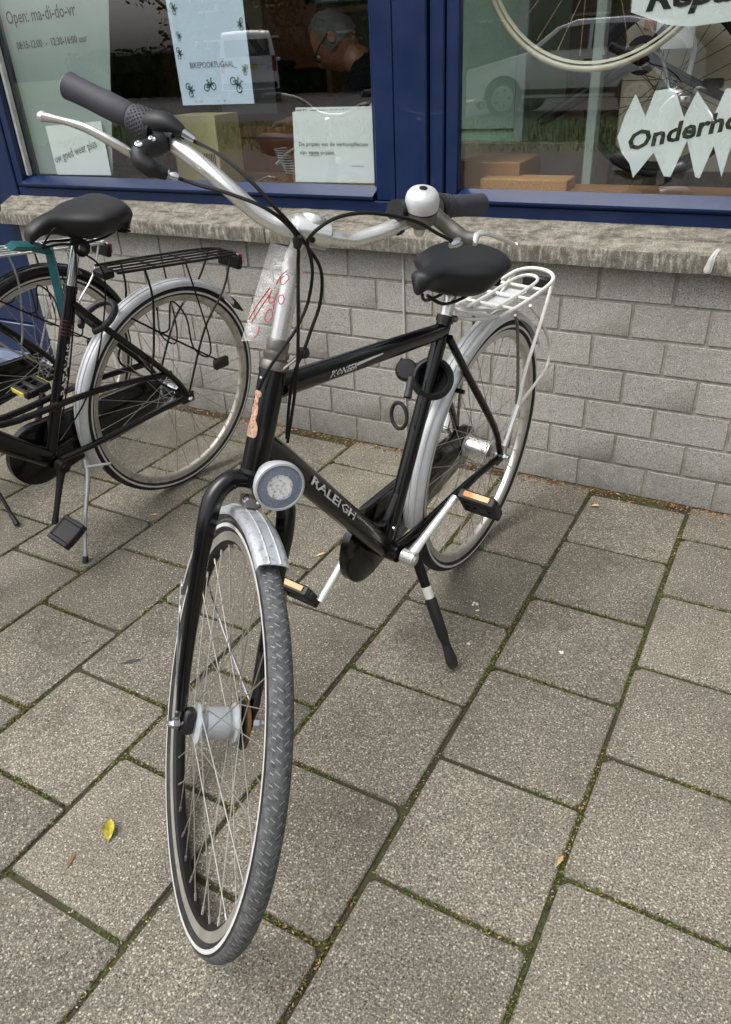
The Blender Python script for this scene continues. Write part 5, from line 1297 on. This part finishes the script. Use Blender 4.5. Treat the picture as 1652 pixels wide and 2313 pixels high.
# ================================================================== PERSON IN THE SHOP
def person():
    t = thing('person', 'grey haired person in dark clothes with glasses bending over inside the shop', 'person', at((-1.12, 1.3, 0)))
    nv = []; ed = []; rad = []
    def add(p, r, par=None):
        nv.append(p); rad.append(r)
        if par is not None: ed.append((par, len(nv) - 1))
        return len(nv) - 1
    pel = add((.42, .10, .80), .15)
    ch = add((.30, .06, 1.00), .17, pel); sh = add((.17, .03, 1.17), .16, ch); ne = add((.075, .01, 1.24), .062, sh); hd = add((.0, 0, 1.29), .07, ne)
    for sg in (-1, 1):
        s1 = add((.17, .17 * sg, 1.15), .075, sh); el = add((.02, .24 * sg, .98), .05, s1); wr = add((-.16, .14 * sg, 1.03), .03, el); pm = add((-.235, .11 * sg, 1.035), .032, wr)
        for k in range(4):
            a = add((-.265, (.085 + .018 * k) * sg, 1.04), .010, pm); b = add((-.30, (.082 + .019 * k) * sg, 1.035), .009, a); add((-.318, (.08 + .019 * k) * sg, 1.015), .008, b)
        th = add((-.235, (.072) * sg, 1.03), .011, pm); add((-.27, .058 * sg, 1.02), .009, th)
        kn = add((.30, .12 * sg, .46), .075, add((.42, .11 * sg, .68), .1, pel)); ft = add((.42, .12 * sg, .10), .045, kn); add((.27, .13 * sg, .065), .04, ft)
    me = bpy.data.meshes.new('body'); me.from_pydata(nv, ed, [])
    o = bpy.data.objects.new('body', me); col.objects.link(o)
    md = o.modifiers.new('s', 'SKIN'); 
    for i, sv in enumerate(me.skin_vertices[0].data): sv.radius = (rad[i], rad[i]); sv.use_root = (i == 0)
    o.modifiers.new('ss', 'SUBSURF').levels = 2
    dg = bpy.context.evaluated_depsgraph_get(); dg.update()
    bm_ = bpy.data.meshes.new_from_object(o.evaluated_get(dg)); bpy.data.objects.remove(o)
    mb = MB(); mb.add([v.co for v in bm_.vertices], [tuple(p.vertices) for p in bm_.polygons])
    body_v = [v.co.copy() for v in bm_.vertices]; body_f = [tuple(p.vertices) for p in bm_.polygons]
    # head: face looks down and to the left (-x)
    HC = V(-.05, 0, 1.33); fd = V(-.68, -.22, -.72).normalized(); upv = V(-.70, -.05, .70); upv = (upv - fd * upv.dot(fd)).normalized(); sdv = fd.cross(upv)
    n, k2 = 28, 20; hv = []; hf = []
    for i in range(n + 1):
        ph = PI * i / n; 
        for j in range(k2):
            th = 2 * PI * j / k2; f_, s_, u_ = math.sin(ph) * math.cos(th), math.sin(ph) * math.sin(th), math.cos(ph)
            rf, rs, ru = .098, .077, .122
            if u_ < 0: rs *= 1 - .22 * (-u_) ** 1.2; rf *= 1 - (.06 if f_ > 0 else .18) * (-u_)
            p = V(f_ * rf, s_ * rs, u_ * ru)
            if f_ > 0:
                p.x += .030 * math.exp(-((s_ / .16) ** 2) - ((u_ + .12) / .17) ** 2)          # nose
                p.x += .010 * math.exp(-((s_ / .5) ** 2) - ((u_ - .16) / .10) ** 2)          # brow
                p.x -= .010 * math.exp(-(((abs(s_) - .38) / .14) ** 2) - ((u_ - .02) / .10) ** 2)  # eye hollow
                p.x += .009 * math.exp(-((s_ / .28) ** 2) - ((u_ + .50) / .06) ** 2)          # lips
                p.x += .012 * math.exp(-((s_ / .3) ** 2) - ((u_ + .80) / .14) ** 2)           # chin
            hv.append(HC + fd * p.x + sdv * p.y + upv * p.z)
    for i in range(n):
        for j in range(k2): hf.append((i * k2 + j, i * k2 + (j + 1) % k2, (i + 1) * k2 + (j + 1) % k2, (i + 1) * k2 + j))
    mb.add(hv, hf)
    for sg in (-1, 1):   # ears
        c = HC + sdv * .076 * sg - fd * .008 - upv * .005
        mb.lathe(c, sdv * sg - fd * .4, [(.004, -.012), (.024, -.002), (.028, .006), (.022, .010), (.010, .006), (0, .005)], 14, up=upv, squash=.6)
    raw = mb.mesh('raw', M['skin']); ro = bpy.data.objects.new('raw', raw); col.objects.link(ro)
    rmod = ro.modifiers.new('r', 'REMESH'); rmod.mode = 'VOXEL'; rmod.voxel_size = .0075; rmod.use_smooth_shade = True
    dg = bpy.context.evaluated_depsgraph_get(); dg.update()
    fm = bpy.data.meshes.new_from_object(ro.evaluated_get(dg)); bpy.data.objects.remove(ro)
    fm.materials.clear(); fm.materials.append(M['skin']); fm.name = 'body'
    bo = link('body', fm, t)
    # clothing: the body surface below the neck pushed outward
    import bmesh
    bm = bmesh.new(); bm.from_mesh(fm); bm.normal_update()
    kill = [v for v in bm.verts if (v.co - V(.08, .01, 1.25)).dot(V(-.85, 0, .5)) > -.01 or (v.co.x < -.14 and abs(v.co.y) > .03 and v.co.z < 1.1) or v.co.z < .16]
    bmesh.ops.delete(bm, geom=kill, context='VERTS')
    for v in bm.verts: v.co += v.normal * (.009 + .004 * math.sin(v.co.z * 60 + v.co.y * 40))
    cm = bpy.data.meshes.new('shirt'); bm.to_mesh(cm); bm.free(); cm.materials.append(M['cloth']); cm.polygons.foreach_set('use_smooth', [True] * len(cm.polygons))
    link('shirt', cm, bo)
    # hair cap
    m = MB(); vs = []; 
    for i in range(15):
        ph = PI * .60 * i / 14
        for j in range(24):
            th = 2 * PI * j / 24; f_, s_, u_ = math.sin(ph) * math.cos(th), math.sin(ph) * math.sin(th), math.cos(ph)
            if f_ > .35 and u_ < .75: 
                k = min(1, (f_ - .35) / .2); f_ *= 1 - .12 * k; sh_ = .96 - .1 * k
            else: sh_ = 1.06
            vs.append(HC + fd * f_ * .098 * sh_ + sdv * s_ * .077 * sh_ + upv * u_ * .122 * sh_ + V(random.uniform(-1, 1), random.uniform(-1, 1), random.uniform(-1, 1)) * .0035)
    m.add(vs, [(i * 24 + j, i * 24 + (j + 1) % 24, (i + 1) * 24 + (j + 1) % 24, (i + 1) * 24 + j) for i in range(14) for j in range(24)])
    m.build('hair', M['hair'], bo, sharp=90)
    gl = MB()
    for sg in (-1, 1):
        c = HC + fd * .098 + sdv * .034 * sg + upv * .006
        gl.tube([c + sdv * math.cos(q) * .026 + upv * math.sin(q) * .017 for q in [2 * PI * k / 20 for k in range(20)]], .0028, 6, closed=True)
        gl.tube([c + sdv * .026 * sg, HC + sdv * .082 * sg + fd * .05 + upv * .012, HC + sdv * .084 * sg - fd * .012 + upv * .014], .003, 6)
    gl.tube([HC + fd * .102 + sdv * -.01 + upv * .008, HC + fd * .102 + sdv * .01 + upv * .008], .0025, 6)
    gl.build('glasses', M['dark'], bo)
    for sg in (-1, 1): MB().lathe(HC + fd * .082 + sdv * .034 * sg + upv * .004, fd, [(0, .010), (.004, .009), (.008, .004), (.009, -.004)], 12).build('eye', M['sealant'], bo)
    return t
person()

# ================================================================== DISPLAY BICYCLE BEHIND THE RIGHT PANE
db = thing('display_bicycle', 'black display bicycle with cream front tyre shown tilted behind the right pane', 'bicycle', at((0, 0, 0)))
def XYp(c, tilt=0.0): return plane(c, (1, 0, 0), (0, 0, 1), (0, 1, 0))
add_wheel(db, 'front_wheel', plane((.10, .60, 1.545), (1, .03, 0), (0, 0, 1), (-.03, 1, 0)), R=.345, rimmat='creamtyre', tyremat='creamtyre', stripe=False, hub='plain', spokes=28, tyre_r=.0095, rk=.35, axle=.05, spokemat=M['copper'])
add_wheel(db, 'rear_wheel', plane((.275, .82, 1.145), (1, 0, 0), (0, 0, 1), (0, 1, 0)), R=.25, rimmat='dark', tyremat='rubber', stripe=False, hub='plain', spokes=28, tyre_r=.014, axle=.05, spokemat=M['dark'])
f = MB(); bbp = V(.222, .72, 1.235)
f.tube([bbp, V(.06, .715, 1.142), V(-.075, .71, 1.062)], [.021, .02, .016], 14)
f.tube([bbp, V(.375, .70, 1.40), V(.55, .68, 1.72)], [.0185, .0175, .017], 14)
f.tube([bbp + V(0, .03, 0), V(.35, .76, 1.17), V(.52, .80, 1.09)], .0085, 10); f.tube([bbp - V(0, .03, 0), V(.35, .69, 1.17), V(.52, .70, 1.09)], .0085, 10)
f.tube([bbp - V(0, .04, 0), bbp + V(0, .04, 0)], .024, 16)
f.build('frame', M['black'], db)
MB().ring(plane(bbp + V(0, -.03, 0), (1, 0, 0), (0, 0, 1), (0, 1, 0)), [(.03, -.002), (.05, -.002), (.05, .002), (.03, .002)], 30).build('chain_ring', M['dark'], db)
MB().tube(smooth_path([bbp + V(.0, -.05, .02), V(.275, .66, 1.235), V(.305, .65, 1.185), V(.32, .65, 1.135)], 4), [.009, .0085, .008, .008, .0075, .0075, .007, .007, .007, .0075, .0085, .0095, .010], 10, flat=.7).build('crank', M['chrome'], db)
MB().tube([V(.335, .66, 1.155), V(.30, .64, 1.115), V(.262, .62, 1.068)], [.003, .003, .0035], 8).build('stand_rod', M['chrome'], db)
MB().cham((.365, .64, 1.125), (.04, .06, .02), .004).build('pedal', M['alu'], db)
MB().cham((.43, .66, 1.16), (.05, .06, .025), .004).build('pedal_cage', M['dark'], db)
MB().tube([V(.33, .8, 1.30), V(.345, .8, 1.24), V(.34, .8, 1.17)], [.008, .009, .007], 8).build('spoke_light', M['paper'], db)

# ================================================================== ACROSS THE STREET (seen mirrored in the panes)
def side_profile(L, H, kind):
    if kind == 'car': return [(0, .30), (0, .52), (.02, .72), (.10, .82), (.9, .98), (1.25, 1.06), (1.75, 1.42), (2.1, 1.52), (3.0, 1.52), (3.5, 1.42), (3.95, 1.12), (4.1, .95), (4.15, .6), (4.12, .30)]
    return [(0, .32), (0, .8), (.06, 1.0), (.7, 1.15), (1.15, 1.62), (1.5, 1.80), (4.2, 1.84), (4.36, 1.7), (4.42, 1.1), (4.42, .34)]
def car(mtx, label, kind, m):
    t = thing('parked_car' if kind == 'car' else 'parked_van', label, 'car' if kind == 'car' else 'van', mtx)
    pr = side_profile(0, 0, kind); W = .86; loops = []
    for (y, inset, dz) in ((-W, .10, .0), (-W + .02, .03, 0), (-W + .12, 0, .0), (0, -.03, .012), (W - .12, 0, 0), (W - .02, .03, 0), (W, .10, 0)):
        lp = []
        cx = 2.1; cz = .8
        for x, z in pr:
            tum = .16 if z > 1.05 else 0       # cabin narrower than the sills
            lp.append((x + (cx - x) * inset * .12, y * (1 - tum * (1 if abs(y) > .5 else .0) * (z - 1.0) * 1.3), z + (cz - z) * inset * .5 + dz * (1 if z > 1 else 0)))
        loops.append(lp)
    b = MB().loft(loops).build('body', m, t, sharp=50)
    ws = [(1.02 - 0.2, .33), (3.3, .33)] if kind == 'car' else [(.85, .34), (3.55, .34)]
    for (x, z) in ws:
        for sg in (-1, 1):
            w = MB().ring(plane((x, sg * .80, z), (1, 0, 0), (0, 0, 1), (0, 1, 0)), [(.22, -.10), (.31, -.10), (.33, -.08), (.33, .08), (.31, .10), (.22, .10)], 36).build('wheel', M['rubber'], t)
            rr = MB().ring(plane((x, sg * .80, z), (1, 0, 0), (0, 0, 1), (0, 1, 0)), [(0, .07 * sg), (.06, .085 * sg), (.2, .06 * sg), (.215, .09 * sg), (.225, .09 * sg), (.225, -.09 * sg), (0, -.09 * sg)], 36)
            rr.build('rim', M['alu'], w)
            ho = MB()
            for k in range(5):
                a = 2 * PI * k / 5; ho.cham((x + .135 * math.cos(a), sg * .868, z + .135 * math.sin(a)), (.06, .03, .045), .01, Matrix.Rotation(-a, 3, 'Y'))
            ho.build('rim_opening', M['dark'], w)
            MB().ring(plane((x, sg * .858, z), (1, 0, 0), (0, 0, 1), (0, 1, 0)), [(.33, -.02), (.375, -.02), (.375, .012), (.33, .012)], 36, -.1, PI + .1).build('wheel_arch', M['dark'], t)
    for sg in (-1, 1):
        y = sg * .842
        wins = [[(1.42, 1.07), (1.86, 1.40), (2.35, 1.44), (2.35, 1.07)], [(2.42, 1.07), (2.42, 1.44), (3.1, 1.42), (3.55, 1.2), (3.55, 1.08)]] if kind == 'car' else [[(1.0, 1.18), (1.36, 1.62), (2.0, 1.66), (2.0, 1.18)], [(2.1, 1.18), (2.1, 1.66), (3.1, 1.66), (3.1, 1.18)], [(3.2, 1.18), (3.2, 1.66), (4.2, 1.62), (4.25, 1.2)]]
        for w in wins:
            def yy(z): return sg * (.86 * (1 - .16 * max(0, z - 1.0) * 1.3) - .004)
            MB().prism([(x, yy(z), z) for x, z in w], (0, sg * .008, 0)).build('side_window', M['carglass'], t)
        MB().cham((2.38, sg * .868, .9), (.14, .02, .03), .006).build('door_handle', M['dark'], t)
        MB().cham((1.35, sg * .95, 1.1), (.10, .16, .12), .02).build('wing_mirror', m, t)
        MB().cham((2.1, sg * .862, .42), (2.0, .03, .09), .01).build('sill_trim', M['dark'], t)
    if kind == 'car':
        for sg in (-1, 1): MB().cham((.06, sg * .62, .72), (.16, .3, .12), .03).build('headlight', M['lens_grey'], t)
    else:
        MB().cham((4.405, 0, 1.42), (.03, 1.3, .42), .01, Matrix.Rotation(-.12, 3, 'Y')).build('rear_window', M['carglass'], t)
        for sg in (-1, 1): MB().cham((4.42, sg * .76, 1.0), (.03, .12, .4), .01).build('tail_light', M['red'], t)
        MB().cham((4.43, 0, .95), (.02, .5, .12), .004).build('number_plate', M['yellowref'], t)
        MB().cham((4.43, 0, .45), (.05, 1.6, .16), .02).build('bumper', M['dark'], t)
    return t
car(at((-5.75, -13.6, .13), 0), 'white hatchback parked across the street, mirrored in the right pane', 'car', M['carwhite'])
vn = car(at((-16.3, -19.9, -.075), 0), 'white van seen from behind across the street, mirrored right of the poster', 'van', M['carwhite'])
vn.matrix_world = at((-16.1, -19.9, .13), math.radians(54)) @ Matrix.Scale(1.08, 4) @ Matrix.Translation((-4.42, 0, 0))
# trees, hedge and a facade behind them
def tree_meshes():
    trunk = MB().tube([(0, 0, -.1), (.02, .01, 1.2), (-.05, .03, 2.6), (.05, 0, 4.2), (.1, .05, 6.0)], [.22, .17, .14, .1, .04], 10)
    for k in range(9):
        a = k * 2.4; z = 2.2 + k * .4; trunk.tube([(0, 0, z), (math.cos(a) * .9, math.sin(a) * .9, z + .8), (math.cos(a) * 1.7, math.sin(a) * 1.7, z + 1.3)], [.07, .045, .015], 6)
    vs = []; fs = []
    r = random.Random(3)
    cl = [(r.gauss(0, 1.1), r.gauss(0, 1.1), r.uniform(2.2, 7.0), r.uniform(.5, 1.0)) for _ in range(38)]
    for i in range(4200):
        c = cl[r.randrange(38)]; d = V(r.gauss(0, 1), r.gauss(0, 1), r.gauss(0, 1)).normalized() * c[3] * r.uniform(.5, 1.05)
        p = V(*c[:3]) + d; a = V(r.gauss(0, 1), r.gauss(0, 1), r.gauss(0, 1)).normalized(); b = a.orthogonal().normalized(); s = r.uniform(.07, .15); o = len(vs)
        vs += [p - a * s, p + b * s * .6, p + a * s, p - b * s * .6]; fs.append((o, o + 1, o + 2, o + 3))
    return trunk.mesh('trunk', M['wood']), MB().add(vs, fs, 0, True).mesh('crown', M['foliage'])
tmesh, cmesh = tree_meshes()
where = ['far left', 'left of the van', 'behind the van', 'between van and car', 'behind the white car', 'right behind the car', 'far right']
for i, x in enumerate((-24, -19, -14.5, -10, -6, -1.5, 3.5)):
    t = thing('street_tree', 'leafy green tree across the street, %s, mirrored darkly in the panes' % where[i], 'tree', at((x + random.uniform(-.5, .5), -27 + random.uniform(-1, 1), .1), i * 1.7) @ Matrix.Scale(random.uniform(.9, 1.25), 4), 'trees across the street')
    link('trunk', tmesh, t); link('crown', cmesh, t)
hd_ = thing('hedge', 'long dark clipped hedge across the street, mirrored in the panes', 'hedge', at((-8, -25.4, .1)))
vs = []; fs = []
for i in range(16000):
    p = V(random.uniform(-22, 16), random.choice((random.uniform(.3, .5), random.uniform(-.2, .5))), random.uniform(0, 1.9)); a = V(random.gauss(0, 1), random.gauss(0, 1), random.gauss(0, 1)).normalized(); b = a.orthogonal().normalized(); s = random.uniform(.05, .11); o = len(vs)
    vs += [p - a * s, p + b * s * .6, p + a * s, p - b * s * .6]; fs.append((o, o + 1, o + 2, o + 3))
MB().add(vs, fs, 0, True).build('leaves', M['foliage'], hd_)
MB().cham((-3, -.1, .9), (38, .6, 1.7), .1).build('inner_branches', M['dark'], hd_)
hs2 = thing('terraced_house', 'grey brick terraced house with white windows behind the trees across the street', 'house', at((-9, -34, .1)))
MB().cham((0, -3, 2.9), (44, 6, 5.8), .02).build('wall', M['facade'], hs2)
rf = MB(); rf.loft([[(x, .4, 5.75), (x, -3, 8.4), (x, -6.4, 5.75)] for x in (-22.3, 22.3)]); rf.build('roof', M['dark'], hs2)
for i in range(11):
    for z in (1.5, 4.2):
        x = -20 + i * 4
        w = MB().cham((x, .02, z), (1.7, .08, 1.5), .01).build('window', M['whitepaint'], hs2)
        for sg in (-1, 1): MB().cham((x + sg * .4, .055, z), (.7, .03, 1.32), .005).build('pane', M['carglass'], w)

bpy.context.view_layer.update()
